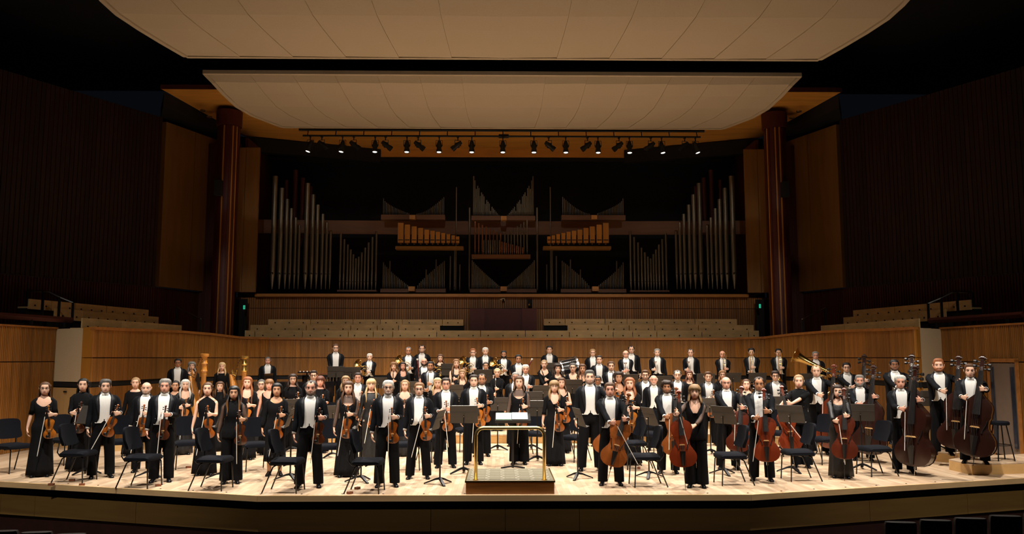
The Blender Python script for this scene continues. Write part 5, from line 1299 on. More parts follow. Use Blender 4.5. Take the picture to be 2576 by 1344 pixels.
# ------------------------------------------------------------------ furniture
M['cloth_black'] = mat('chair_upholstery', (0.0045, 0.005, 0.008), 0.95, var=0.25, spec=0.15, scale=(120, 120, 120), bump=0.2)
M['tube_black'] = mat('black_tube', (0.010, 0.010, 0.011), 0.35, 0.3, var=0.05)
M['desk_grey'] = mat('stand_desk', srgb(70, 66, 62), 0.55, 0.2, var=0.06, scale=(3, 3, 30)); M['paper'] = mat('paper', (0.80, 0.80, 0.76), 0.7, var=0.03); M['paper_green'] = mat('green_score', srgb(176, 214, 184), 0.7, var=0.04)
M['block_wood'] = mat('block_wood', srgb(132, 78, 48), 0.6, var=0.15)
def pad(w_, d, h, bulge=.012, n=12):
    b = MB(); rings = []
    for i in range(n + 1):
        t = -1 + 2 * i / n; x = t * w_ / 2; e = (1 - abs(t) ** 5); hh = h / 2 * (.45 + .55 * e); dd = d / 2 * (.90 + .10 * e)
        rings.append([(x, -dd, -hh * .7), (x, -dd * 1.02, hh * .5), (x, -dd * .85, hh + bulge * e), (x, 0, hh + bulge * e * .6), (x, dd * .85, hh + bulge * e), (x, dd * 1.02, hh * .5), (x, dd, -hh * .7), (x, 0, -hh)])
    b.loft(rings); return b
def chair_proto():
    r = empty('orchestra_chair'); o = pad(.48, .45, .095, .014).build('seat', M['cloth_black'], r, 60); o.location = (0, 0, .465)
    b = MB(); rings = []
    for i in range(13):
        t = math.sin(R(-90 + 15 * i)); x = t * .215; cy = -.05 * t * t; e = (1 - abs(t) ** 5) ** .5; z0, z1 = .60 + .05 * (1 - e), .965 - .08 * (1 - e); ta = .075
        rings.append([(x, .215 + cy - .02, z0), (x, .235 + cy + ta * .5 - .025, (z0 + z1) / 2), (x, .215 + cy + ta - .02, z1), (x, .215 + cy + ta + .02, z1), (x, .235 + cy + ta * .5 + .025, (z0 + z1) / 2), (x, .215 + cy + .025, z0)])
    b.loft(rings); b.build('backrest', M['cloth_black'], r, 60)
    for sg in (-1, 1):
        b = MB(); b.tube([(sg * .195, -.17, .43), (sg * .20, -.19, .40), (sg * .215, -.215, .0)], .0115, 7); b.build('leg', M['tube_black'], r, True)
        b = MB(); b.tube([(sg * .195, .12, .43), (sg * .20, .17, .40), (sg * .22, .33, .0)], .0115, 7); b.build('leg', M['tube_black'], r, True)
        b = MB(); b.tube([(sg * .17, .05, .425), (sg * .18, .22, .43), (sg * .18, .275, .50), (sg * .17, .255, .66)], .011, 7); b.build('back_tube', M['tube_black'], r, True)
    b = MB(); b.tube([(-.20, .0, .42), (.20, .0, .42)], .011, 6); b.build('seat_rail', M['tube_black'], r); return r
CHAIR = None
def chair(px, py, rz, label, z=0.0):
    global CHAIR
    p = G(px, py, z); first = CHAIR is None
    if first: CHAIR = chair_proto(); o = CHAIR
    else: o = copy_tree(CHAIR)
    o.location = p; o.rotation_euler = (0, 0, R(rz)); tag(o, label, 'chair', 'black orchestra chairs'); return o
def stand_proto():
    r = empty('music_stand'); T_ = Matrix.Rotation(R(20), 3, 'X')
    b = MB(); b.box(Vector((0, .0, 1.06)), (.51, .008, .34), M=T_); b.box(Vector((0, .0, 1.06)) + T_ @ Vector((0, -.004, .04)), (.505, .012, .005), M=T_); b.build('desk', M['desk_grey'], r)
    b = MB(); b.box(Vector((0, 0, 1.06)) + T_ @ Vector((0, .03, -.17)), (.51, .06, .008), M=T_); b.build('lip', M['desk_grey'], r)
    b = MB(); b.tube([(0, -.03, .70), (0, -.03, 1.05)], .009, 7); b.build('upper_post', M['tube_black'], r); b = MB(); b.tube([(0, -.03, .07), (0, -.03, .72)], .014, 8); b.build('post', M['tube_black'], r)
    b = MB(); b.lathe([(.014, .0), (.014, .03), (0, .032)], 8, 0, Matrix.Translation((0, -.045, 1.03)) @ Matrix.Rotation(R(90), 4, 'X')); b.build('pivot_knob', M['silver'], r)
    for k in range(3):
        an = R(90 + 120 * k); c, s = math.cos(an), math.sin(an); b = MB(); rings = []
        for d, z, w_, h in ((.0, .10, .022, .02), (.08, .085, .030, .014), (.18, .045, .030, .011), (.27, .012, .022, .009)): rings.append([(c * d - s * w_ * sx, -.03 + s * d + c * w_ * sx, z + h * sz) for sx, sz in ((-1, -1), (1, -1), (.7, 1), (-.7, 1))])
        b.loft(rings); b.build('foot', M['tube_black'], r, 40)
    return r
STAND = None
def stand(px, py, rz, label, z=0.0, paper=False, at=None, h=1.0, tilt=0):
    """rz turns the side that carries the music: 180 faces away from the audience"""
    global STAND
    p = G(px, py, z) if at is None else Vector(at)
    if STAND is None: STAND = stand_proto(); o = STAND
    else: o = copy_tree(STAND)
    o.location = p; o.rotation_euler = (0, 0, R(rz)); o.scale = (1, 1, h); tag(o, label, 'music stand', 'music stands')
    if paper:
        s = empty('sheet_music'); s.location = p; s.rotation_euler = (0, 0, R(rz)); tag(s, 'white sheet music lying on the ' + label.replace('black ', '', 1), 'sheet music', 'sheet music')
        T_ = Matrix.Rotation(R(20), 3, 'X')
        for sx in (-1, 1): b = MB(); b.box(Vector((0, 0, 1.06 * h)) + T_ @ Vector((sx * .112, .012, .02)), (.215, .006, .30), M=T_); b.build('page', M['paper'], s)
    return o
# ------------------------------------------------------------------ podium, rail, conductor's desk
pod = empty('conductor_podium', (.075, 13.95, 0)); tag(pod, 'low wooden conductor podium with carpeted top at the stage front', 'podium')
def carpet_hex():
    m = bpy.data.materials.new('podium_carpet'); m.use_nodes = True; b = m.node_tree.nodes['Principled BSDF']; b.inputs['Base Color'].default_value = (*srgb(114, 108, 88), 1); b.inputs['Roughness'].default_value = .95
    N = m.node_tree.nodes; n = N.new('ShaderNodeTexNoise'); n.inputs['Scale'].default_value = 120; bp = N.new('ShaderNodeBump'); bp.inputs['Strength'].default_value = .4; m.node_tree.links.new(n.outputs['Fac'], bp.inputs['Height']); m.node_tree.links.new(bp.outputs[0], b.inputs['Normal']); return m
b = MB(); b.box((0, 0, .09), (1.37, 1.48, .18)); b.build('box', mat('podium_veneer', srgb(132, 86, 40), .4, var=.25, scale=(1.5, 6, 22)), pod)
b = MB(); b.box((0, 0, .19), (1.36, 1.47, .02)); b.build('carpet', carpet_hex(), pod)
for q in (((0, -.745, .19), (1.39, .02, .026)), ((-.69, 0, .19), (.02, 1.49, .026)), ((.69, 0, .19), (.02, 1.49, .026))): b = MB(); b.box(*q); b.build('brass_edge', M['brass'], pod)
hexm = mat('carpet_line', srgb(172, 166, 150), .95, var=.05); hx = MB(); rr_ = .158
for i in range(-5, 6):
    for j in range(-4, 5):
        cx, cy = i * rr_ * 1.5, (j + (i % 2) * .5) * rr_ * math.sqrt(3)
        for k in range(3):
            a0, a1 = R(60 * k), R(60 * (k + 1)); p, q = (cx + rr_ * math.cos(a0), cy + rr_ * math.sin(a0)), (cx + rr_ * math.cos(a1), cy + rr_ * math.sin(a1))
            if max(abs(p[0]), abs(q[0])) > .67 or max(abs(p[1]), abs(q[1])) > .72: continue
            d = math.dist(p, q); hx.box(((p[0] + q[0]) / 2, (p[1] + q[1]) / 2, .2005), (d + .012, .016, .003), rz=math.atan2(q[1] - p[1], q[0] - p[0]))
o = hx.build('hexagon_lines', hexm, pod); o['kind'] = 'stuff'
rl = empty('podium_rail', (.075, 13.3, .203)); tag(rl, 'brass tube rail arching over the front of the podium', 'rail')
pth = [(-.535, 0, 0), (-.535, 0, .68)] + [(-.535 + .12 - .12 * math.cos(R(a)), 0, .68 + .12 * math.sin(R(a))) for a in (22, 45, 68)] + [(-.415, 0, .80), (.415, 0, .80)] + [(.415 + .12 * math.sin(R(a)), 0, .68 + .12 * math.cos(R(a))) for a in (22, 45, 68)] + [(.535, 0, .68), (.535, 0, 0)]
b = MB(); b.tube(pth, .028, 14, up=Vector((0, 1, 0))); b.build('tube', mat('polished_brass', (0.80, 0.58, 0.24), .34, 1.0, var=.05), rl, True)
for sx in (-1, 1): b = MB(); b.lathe([(.0, .006), (.045, .006), (.045, 0)], 14, 0, Matrix.Translation((sx * .535, 0, .0))); b.build('flange', M['brass'], rl)
dp = G(1290, 1177); cd = empty('conductor_desk', (dp.x, dp.y, 0)); tag(cd, "wide black conductor's desk behind the podium rail", 'music stand')
T_ = Matrix.Rotation(R(14), 3, 'X')
b = MB(); b.box((.0, 0, .955), (.68, .46, .022), M=T_); b.build('desk_top', M['tube_black'], cd); b = MB(); b.box(Vector((0, 0, .955)) + T_ @ Vector((0, -.235, -.012)), (.68, .02, .05), M=T_); b.build('desk_lip', M['tube_black'], cd)
b = MB(); b.box((0, 0, .46), (.045, .045, .92)); b.build('post', M['tube_black'], cd)
for k in range(3): an = R(90 + 120 * k); b = MB(); b.tube([(0, 0, .03), (math.cos(an) * .26, math.sin(an) * .26, .012)], .014, 6); b.build('foot', M['tube_black'], cd)
sb_ = empty('open_score', (dp.x, dp.y, 0)); tag(sb_, "open score with green and white pages on the conductor's desk", 'score')
for sx, mm in ((-1, M['paper_green']), (1, M['paper'])): b = MB(); b.box(Vector((0, 0, .955)) + T_ @ Vector((sx * .155 - .02, .0, .02 + .006 * (sx > 0))), (.30, .40, .012), M=T_); b.build('page', mm, sb_)
# ------------------------------------------------------------------ harps, piano, percussion
M['harp_wood'] = mat('harp_maple', srgb(206, 138, 60), .35, var=.2, scale=(6, 6, 1.5), coat=.4); M['gilt'] = mat('harp_gilt', (0.78, 0.50, 0.14), .3, .9, var=.1)
def harp(px, ytop, y, h, label, gilt, z0):
    p = D(px, ytop, y); r = empty('concert_harp', (p.x, p.y, z0)); tag(r, label, 'harp', 'concert harps'); m = M['gilt'] if gilt else M['harp_wood']
    H = p.z - z0
    b = MB(); b.lathe([(.07, .10), (.062, .3), (.058, H * .72), (.068, H * .73), (.062, H * .76)], 14, 0, cap=True); b.build('column', M['harp_wood'], r, 40)
    cap = [(.062, H * .76), (.082, H * .78), (.068, H * .80), (.064, H * .86), (.086, H * .875), (.068, H * .89), (.072, H * .955), (.105, H * .965), (.11, H * .995), (.07, H)]
    b = MB(); b.lathe(cap, 16, 0, cap=True); b.build('capital', m, r, 40)
    # neck: S-curve from the capital down to the shoulder at the left, over the soundbox
    xs = [(-.03, .0, H * .93), (-.09, .03, H * .965), (-.17, .08, H * .90), (-.23, .13, H * .78), (-.29, .17, H * .70), (-.36, .20, H * .71), (-.40, .22, H * .77)]
    b = MB(); rings = []
    for i, q in enumerate(xs): hh = (.05, .07, .075, .075, .075, .07, .045)[i]; rings.append([(q[0], q[1] - .03, q[2] - hh), (q[0] + .02, q[1] - .035, q[2] + hh), (q[0] + .02, q[1] + .03, q[2] + hh), (q[0], q[1] + .03, q[2] - hh)])
    b.loft(rings); b.build('neck', m, r, 50)
    for i in range(16):
        t = i / 15 * (len(xs) - 1.01); k = int(t); f = t - k; a, c = Vector(xs[k]), Vector(xs[k + 1]); q = a.lerp(c, f); bb = MB(); bb.lathe([(0, .03), (.012, .03), (.012, 0)], 6, 0, Matrix.Translation(q + Vector((0, -.035, 0))) @ Matrix.Rotation(R(90), 4, 'X')); bb.build('tuning_pin', M['silver'], r)
    b = MB(); rings = []
    for t in range(6):
        f = t / 5; q = Vector((-.40 + .32 * f, .22 - .14 * f, H * .72 * (1 - f) + .12 * f)); wd = .085 + .16 * f; rings.append([q + Vector((wd * math.cos(a) * .75, wd * math.sin(a), 0)) for a in [2 * math.pi * j / 10 for j in range(10)]])
    b.loft(rings); b.build('soundbox', M['harp_wood'], r, 50)
    b = MB(); b.lathe([(.0, .0), (.20, .0), (.21, .05), (.16, .12), (.05, .13)], 14, 0, Matrix.Translation((-.06, .06, 0)) @ Matrix.Diagonal((1.2, .9, 1, 1))); b.build('pedestal', m, r, 40)
    b = MB()
    for i in range(14):
        f = (i + 1) / 15; t = f * (len(xs) - 1.01); k = int(t); a = Vector(xs[k]).lerp(Vector(xs[k + 1]), t - k); c = Vector((-.08 - .32 * f * .9, .08 + .14 * f, .14 + (H * .6) * f)); b.tube([a, c], .0013, 4)
    o = b.build('strings', M['string'], r); o['kind'] = 'stuff'
harp(515, 890, 21.3, 1.9, 'left concert harp with plain light wood column', False, riser_z(21.3, -7.6))
harp(616, 896, 22.0, 1.85, 'right concert harp with gilded ornate column', True, riser_z(22.0, -6.8))
# grand piano
M['piano'] = mat('piano_black', (0.006, 0.006, 0.007), .12, var=.05, coat=.6)
pp = D(715, 965, 23.6); pn = empty('grand_piano', (pp.x, 23.6, 0.42), R(-90)); tag(pn, 'black grand piano in front of the left back wall', 'piano')
ol = [(-.75, -.70), (.75, -.70), (.75, .35), (.70, .9), (.52, 1.25), (.22, 1.45), (-.02, 1.25), (-.12, .9), (-.30, .55), (-.60, .35), (-.75, .15)]
b = MB(); b.loft([[(x, y, z) for x, y in ol] for z in (.62, 1.0)]); b.build('case', M['piano'], pn)
b = MB(); b.loft([[(x, y, z + .0) for x, y in ol] for z in (1.0, 1.025)]); b.build('lid', M['piano'], pn)
b = MB(); b.box((0, -.80, .66), (1.42, .22, .06)); b.build('key_slip', M['piano'], pn); b = MB(); b.box((0, -.81, .70), (1.24, .15, .025)); b.build('keyboard', M['paper'], pn)
b = MB(); b.box((0, -.45, 1.13), (.9, .03, .22)); b.build('music_desk', M['piano'], pn)
for x, y in ((-.6, -.5), (.6, -.5), (.25, 1.1)): b = MB(); b.lathe([(.07, .62), (.06, .4), (.045, .1), (.05, .06), (.03, 0)], 10, 0, Matrix.Translation((x, y, 0))); b.build('leg', M['piano'], pn, 40)
# mallet table, xylophone
zr = .65
xp = D(815, 941, 24.9); xy = empty('xylophone', (xp.x, 24.9, zr), R(0)); tag(xy, 'xylophone on black frame before the player at upper left', 'xylophone'); zt = xp.z - zr
b = MB(); b.box((0, 0, zt - .06), (1.25, .10, .06)); b.box((0, .32, zt - .06), (1.0, .06, .05)); b.build('rail_frame', M['tube_black'], xy)
for k in range(24): b = MB(); L_ = .42 - .009 * k; b.box((-.58 + k * .05, .15, zt), (.042, L_, .022)); b.build('bar', mat('rosewood', srgb(120, 66, 40), .4, var=.15) if k == 0 else bpy.data.materials['rosewood'], xy)
for k in range(12): b = MB(); b.tube([(-.55 + k * .1, .15, zt - .05), (-.55 + k * .1, .15, zt - .35 + .015 * k)], .02, 8); b.build('resonator', M['silver'], xy)
for sx in (-1, 1): b = MB(); b.box((sx * .6, .15, (zt - .06) / 2), (.05, .4, zt - .06)); b.build('end_frame', M['tube_black'], xy)
tp = D(772, 937, 24.6); mt = empty('mallet_table', (tp.x, 24.6, zr)); tag(mt, 'small black trap table with sticks beside the xylophone', 'table'); zt = tp.z - zr
b = MB(); b.box((0, 0, zt), (.45, .35, .03)); b.build('table_top', M['cloth_black'], mt); b = MB(); b.tube([(0, 0, 0), (0, 0, zt)], .02, 8); b.build('post', M['tube_black'], mt)
for k in range(3): an = R(30 + 120 * k); b = MB(); b.tube([(0, 0, .25), (math.cos(an) * .3, math.sin(an) * .3, 0)], .012, 6); b.build('foot', M['tube_black'], mt)
for k in range(4): s_ = empty('drum_mallet', (tp.x - .15 + k * .1, 24.5, tp.z + .025)); tag(s_, ['leftmost', 'second', 'third', 'rightmost'][k] + ' thin mallet lying on the small trap table', 'mallet', 'mallets on the trap table'); b = MB(); b.tube([(0, -.08, 0), (.05, .2, 0)], .007, 6); b.build('shaft', M['bow_wood'], s_); b = MB(); b.lathe([(0, -.02), (.018, -.008), (.018, .008), (0, .02)], 8, 0, Matrix.Translation((0, -.09, 0))); b.build('head', M['bow_hair'], s_)
# bass drum
bp_ = D(1435, 924, 24.9); bd = empty('bass_drum', (bp_.x, 24.9, zr)); tag(bd, 'large bass drum with chrome hoop and black shell at the back', 'drum'); zc = bp_.z - zr - .12
Mx = Matrix.Translation((0, 0, zc)) @ Matrix.Rotation(R(78), 4, 'Y')
b = MB(); b.lathe([(.36, -.24), (.36, .24)], 28, 0, Mx); b.build('shell', M['piano'], bd, 40)
for sx in (-1, 1):
    b = MB(); b.lathe([(0, sx * .235), (.355, sx * .24)], 28, 0, Mx); b.build('drum_head', M['paper'], bd); b = MB(); b.lathe([(.355, sx * .21), (.385, sx * .21), (.385, sx * .27), (.355, sx * .27)], 28, 0, Mx); b.build('hoop', M['silver'], bd, 40)
for k in range(10): an = 2 * math.pi * k / 10; b = MB(); b.tube([Mx @ Vector((.39 * math.cos(an), .39 * math.sin(an), -.24)), Mx @ Vector((.39 * math.cos(an), .39 * math.sin(an), .24))], .008, 5); b.build('tension_rod', M['silver'], bd)
for sx in (-1, 1): b = MB(); b.tube([(sx * .25, -.3, 0), (sx * .2, 0, zc - .25), (sx * .25, .3, 0)], .014, 6); b.build('stand_leg', M['tube_black'], bd)
# bass platforms and stools
def platform(label, q, z):
    r = empty('bass_platform'); tag(r, label, 'platform', 'low plywood platforms for the basses'); pts = [G(px, py, z if up_ else 0) for px, py, up_ in q]
    b = MB(); b.loft([[(p.x, p.y, 0.0) for p in pts], [(p.x, p.y, z - .02) for p in pts]]); b.build('frame', M['riser_face'], r); b = MB(); b.loft([[(p.x, p.y, z - .02) for p in pts], [(p.x, p.y, z) for p in pts]]); b.build('top_board', M['floor'], r)
platform('low plywood platform under the bass player at the right edge', [(2388, 1182, 0), (2446, 1196, 0), (2620, 1190, 0), (2620, 1140, 1), (2420, 1150, 1)], .19)
platform('low plywood platform behind the front right bass platform', [(2290, 1155, 0), (2400, 1166, 0), (2480, 1150, 0), (2480, 1120, 1), (2300, 1118, 1)], .19)
def stool(px, py, z, label, h=.72):
    p = G(px, py, z); r = empty('bass_stool', (p.x, p.y, z)); tag(r, label, 'stool')
    b = MB(); b.lathe([(0, h), (.15, h), (.17, h - .02), (.17, h - .06), (.15, h - .07), (0, h - .07)], 18); b.build('seat', M['cloth_black'], r, 40)
    for k in range(4): an = R(45 + 90 * k); b = MB(); b.tube([(math.cos(an) * .11, math.sin(an) * .11, h - .07), (math.cos(an) * .22, math.sin(an) * .22, 0)], .012, 6); b.build('leg', M['tube_black'], r)
    b = MB(); b.tube([(.18 * math.cos(R(a)), .18 * math.sin(R(a)), .28) for a in range(0, 361, 30)], .009, 5, cap=False); b.build('foot_ring', M['tube_black'], r)
stool(2520, 1158, .192, 'tall round black stool at the right edge beside the bass')
# ------------------------------------------------------------------ chairs
for a in [(34, 1188, 62, 'black padded chair cut by the left picture edge'), (195, 1211, 85, 'black chair on wooden blocks in front of the second and third players from the left'), (168, 1168, 62, 'half hidden black chair behind the far left front-row players'),
          (309, 1174, 25, 'black chair between the third front-row player and the bald player in tails'), (358, 1225, 82, 'black chair directly in front of the player with thick grey hair'), (470, 1178, 25, 'black chair behind the woman in the sleeveless halter dress, to her left'),
          (539, 1231, 84, 'black chair in front of the player with long two-tone hair'), (642, 1183, 28, 'black chair facing forward between the two-tone haired player and midi-skirted player'), (722, 1237, 86, 'black chair in front of the bearded player left of the front mesh-sleeved player'),
          (826, 1190, 18, 'black chair just left of the player in the mesh-sleeved dress'), (926, 1238, 86, 'black chair on wooden blocks in front of the white-bearded violinist'), (1022, 1182, 15, 'black chair seen between the white-bearded violinist and the stout violinist'),
          (836, 1112, 30, 'small far black chair behind the mesh-sleeved player, near the riser'), (1092, 1160, 40, 'black chair half hidden behind the edge-on music stand left of the podium'), (1172, 1135, 20, 'black chair behind the young violinist beside the podium rail'),
          (1342, 1148, -35, 'black chair right of the player behind the conductor desk'), (1441, 1160, -45, 'black chair beside the blond violinist right of the podium'), (1447, 1125, -25, 'far black chair behind the tall bearded cellist, near the riser'),
          (1590, 1178, -70, 'black chair behind the frontmost chair right of the podium'), (1622, 1222, -86, 'frontmost black chair between the front cellist and the blond woman cellist'), (1630, 1148, -30, 'black chair behind the cellist with curly dark hair'),
          (1838, 1218, -86, 'black chair right of the blond woman cellist in trousers'), (1882, 1164, -60, 'half hidden black chair behind the smiling cellist in the front row at right'), (2008, 1208, -86, 'black chair between the smiling cellist and the woman cellist in a spangled top'),
          (1956, 1146, -40, 'black chair with tall back behind the slanted stand of the right cellos'), (2064, 1166, -60, 'black chair right of the ponytailed cellist, half hidden'), (2200, 1196, -78, 'black chair between the spangled cellist and the grey-haired bass player')]: chair(*a)
for i, (px, py) in enumerate([(129, 1222), (181, 1211), (206, 1222), (398, 1224), (474, 1178), (880, 1243), (899, 1231), (1344, 1152), (1607, 1180), (1632, 1192)]):
    lab = ['first', 'second', 'third', 'fourth', 'fifth', 'sixth', 'seventh', 'eighth', 'ninth', 'tenth'][i]
    p = G(px, py); r = empty('chair_block', p, R(10 * i)); tag(r, f'small brown wooden block under a chair leg, {lab} counted from the left', 'block', 'wooden blocks under chair legs')
    b = MB(); b.box((0, 0, .018), (.085, .06, .036)); b.build('block_body', M['block_wood'], r); b = MB(); b.lathe([(.0, .038), (.014, .038), (.014, .034)], 8); b.build('leg_socket', M['black'], r)
# ------------------------------------------------------------------ music stands
for a in [(213, 1193, 150, 'black stand behind the second chair from the left'), (374, 1200, 120, 'black stand half hidden behind the bald player and grey-haired player'), (553, 1205, 95, 'black stand between the halter dress player and two-tone haired player'), (725, 1208, 95, 'black stand behind the chair of the bearded player'), (903, 1213, 95, 'black slanted stand between the mesh-sleeved player and the white-bearded violinist'),
          (1102, 1219, 80, 'black edge-on stand between the stout violinist and the podium'), (1458, 1205, -80, 'black edge-on stand right of the podium before the tall cellist'), (1637, 1202, -75, 'black stand behind the frontmost right chair'), (1825, 1194, -55, 'black slanted stand right of the blond woman cellist'), (1994, 1188, -45, 'black slanted stand before the ponytailed cellist'), (2170, 1181, -20, 'black stand before the grey-bearded bass player'),
          (1789, 1143, -20, 'black stand between the bald cellist and the viola players at right'), (1969, 1134, -10, 'black stand with wide desk behind the smiling front cellist')]:
    stand(a[0], a[1], a[2], a[3])
stand(1166, 1191, 0, 'black stand with wide grey desk left of the podium rail', paper=True)
stand(1352, 1160, -5, "black stand just right of the conductor's desk", paper=True)
stand(2354, 1132, -10, 'black wide stand between the two right-hand bass players', .19)
def rstand(px, pytop, y, rz, label, paper=False):
    t = D(px, pytop, y); z = riser_z(y, t.x); h = max(.8, min(1.25, (t.z - z) / 1.22)); stand(0, 0, rz, label, at=(t.x, y, z), h=h, paper=paper)
for a in [(1252, 1000, 19.5, 0, 'black stand with grey desk in front of the flute player'), (1337, 985, 19.5, 0, 'black stand behind the conductor desk, left of two'), (1366, 970, 21.3, 0, 'black stand in front of the clarinet players at centre'), (734, 1004, 19.3, 40, 'black stand before the player with the short-sleeved black top at left'), (836, 1020, 18.1, 30, 'black stand left of the mesh-sleeved player, farther back'),
          (846, 922, 24.5, 0, 'black stand left of two before the xylophone player'), (886, 924, 24.15, -10, 'black stand right of two before the xylophone player'), (953, 950, 23.4, 0, 'black stand before the leftmost horn player'), (1031, 960, 22.0, 0, 'black stand before the curly-haired bassoon-side players'), (1140, 968, 21.2, 0, 'black stand before the clarinet player with loose hair'), (1439, 955, 21.05, 0, 'black stand before the bass clarinet and oboe players'),
          (1387, 913, 24.4, 0, 'black stand before the bass drum player'), (1581, 942, 22.6, 0, 'black stand before the trumpet player at centre right'), (1667, 946, 22.8, 0, 'black stand before the second trumpet player'), (1775, 940, 23.8, -6, 'black stand before the third brass player from the right group'), (1842, 938, 23.8, 6, 'black stand before the fourth back-row brass player'), (1905, 938, 23.8, 0, 'black stand before the dark-haired trombone player'), (2032, 940, 22.4, 0, 'black stand before the tuba player'),
          (1132, 915, 24.0, 0, 'black stand between the two back-row horn players'), (2133, 978, 19.6, -10, 'black stand before the bass player with glasses'), (664, 960, 22.3, 0, 'black stand by the right harp'), (1215, 930, 22.85, 0, 'black stand before the central horn player')]: rstand(*a)
# ------------------------------------------------------------------ holding poses (person space, height 1.752)
def grip(N, d=(-1, 0, -.12), p=(0, 1, 0), style='grip', k=.085, off=.030):
    d = V3(d).normalized(); p = V3(p); p = (p - d * p.dot(d)).normalized(); return (V3(N) - d * k - p * off, d, p, style)
def RY(deg, x=0, z=0): return Matrix.Rotation(R(z), 4, 'Z') @ Matrix.Rotation(R(deg), 4, 'Y') @ Matrix.Rotation(R(x), 4, 'X')
def pose_violin(o):
    x, z, t, bt = o.get('vx', .11), o.get('vz', 1.15), o.get('tilt', 4), o.get('bow', 4); N = V3((x, -.245, z))
    inst_ = [(o.get('v', 'violin'), N, RY(t, 6, o.get('vyaw', -8)))]
    if o.get('bow') is not False: inst_.append(('bow', N + V3((-.055, -.055, .03)), RY(bt, 3)))
    L_ = grip(N)
    if o.get('both'): Rr = grip(N + V3((-.075, -.01, -.045)), (1, 0, -.1)); Rr = (Rr[0], Rr[1], Rr[2], 'grip')
    else: Rr = HANG(-1)
    return L_, Rr, inst_
def pose_cello(o):
    x, t, sp = o.get('cx', .05), o.get('tilt', 0), o.get('vyaw', 0); Mx = RY(t, -7, sp); base = V3((x, o.get('cy', -.44), 0)); a = Mx @ V3((0, 0, 1.20)); c = Mx @ V3((-.11, 0, 1.08))
    nk = base + a; shd = base + c
    L_ = grip(nk + V3((.0, -.085, .0)), (-1, .1, -.05)) if not o.get('swap') else grip(base + Mx @ V3((.17, .0, 1.02)), (-.9, -.2, -.5), (0, .6, -.6), 'flat')
    Rr = grip(shd + V3((-.0, -.06, .0)), (1, .1, -.1)) if not o.get('swap') else grip(base + Mx @ V3((-.02, -.05, 1.27)), (1, .1, .1))
    if o.get('rhang'): Rr = HANG(-1)
    out = [(o.get('v', 'cello'), base, Mx)]
    if o.get('bow') is not False: b0 = V3((-Rr[0].x if False else (Rr[0] + Rr[1] * .09).x, (Rr[0]).y - .05, Rr[0].z + .02)); out.append(('bow', b0, RY(o.get('bow', -6), 2)))
    return L_, Rr, out
def pose_bass(o):
    x, t, sp = o.get('cx', .16), o.get('tilt', 3), o.get('vyaw', -12); Mx = RY(t, -5, sp); base = V3((x, o.get('cy', -.40), 0)); nk = base + Mx @ V3((0, 0, o.get('nz', 1.34))); sh = base + Mx @ V3((-.16, -.04, 1.20))
    L_ = grip(nk + V3((.0, -.135, .0)), (-1, .1, -.05)); Rr = grip(sh + V3((-.04, -.10, -.05)), (.9, -.1, -.3))
    out = [(o.get('v', 'bass'), base, Mx)]
    if o.get('bow') is not False: out.append(('bow', Rr[0] + Rr[1] * .09 + V3((0, -.03, .02)), RY(o.get('bow', 3), 2)))
    return L_, Rr, out
def pose_wind(o):
    k = o['v']; x, z, t = o.get('vx', 0.0), o.get('vz', 1.12), o.get('tilt', 0); N = V3((x, -.25, z)); Mx = RY(t, 4, 0); e = {'clarinet': .10, 'oboe': .10, 'flute': .10, 'bassoon': .16, 'trumpet': .02, 'trombone': .09}.get(k, .1)
    a, c = N + Mx @ V3((0, -.012, e * .6)), N + Mx @ V3((0, -.012, -e))
    L_ = grip(a, (-1, .15, -.1)); Rr = grip(c, (1, .15, -.1)) if not o.get('one') else HANG(-1)
    if o.get('rside'): Rr = grip(N, (1, .15, .1)); L_ = HANG(1)
    return L_, Rr, [(k, N, Mx)]
def pose_horn(o):
    x = o.get('vx', -.14); z = o.get('vz', 1.18); N = V3((x, -.26, z)); Mx = RY(o.get('tilt', 0), 0, o.get('vyaw', 15))
    L_ = grip(N + V3((.10, -.02, -.05)), (-1, .15, -.1)); Rr = grip(N + V3((-.10, .0, -.06)), (.8, -.2, -.2)); return L_, Rr, [('horn', N, Mx)]
def pose_tuba(o): return grip((.12, -.30, .98)), grip((-.16, -.30, 1.02), (1, .1, 0)), [('tuba', V3((-.02, -.34, 1.12)), RY(0))]
def pose_clasp(o): return grip((.03, -.20, .98), (-1, .1, -.3), (0, 1, 0), 'flat'), grip((-.03, -.23, .97), (1, .1, -.3), (0, 1, 0), 'flat'), []
def pose_hang(o): return HANG(1), HANG(-1), []
POSE = {'V': pose_violin, 'C': pose_cello, 'B': pose_bass, 'W': pose_wind, 'H': pose_horn, 'T': pose_tuba, 'K': pose_clasp, 'N': pose_hang}
O = lambda **k: k
LS = O(neck='round', sl=1.0); LSH = O(neck='high', sl=1.0); SS = O(neck='scoop', sl=.5); BOAT = O(neck='boat', sl=1.0); SEQ = O(neck='scoop', sl=1.0, m='sequin'); JW = O(neck='jewel', sl=.5); MESH = O(neck='scoop', sl=1.0, slm='sheer', sheer=True); HALT = O(neck='halter', sl=0, m='velvet'); SLV = O(neck='scoop', sl=0)
def tr_(d): return dict(d, bottom='trousers')
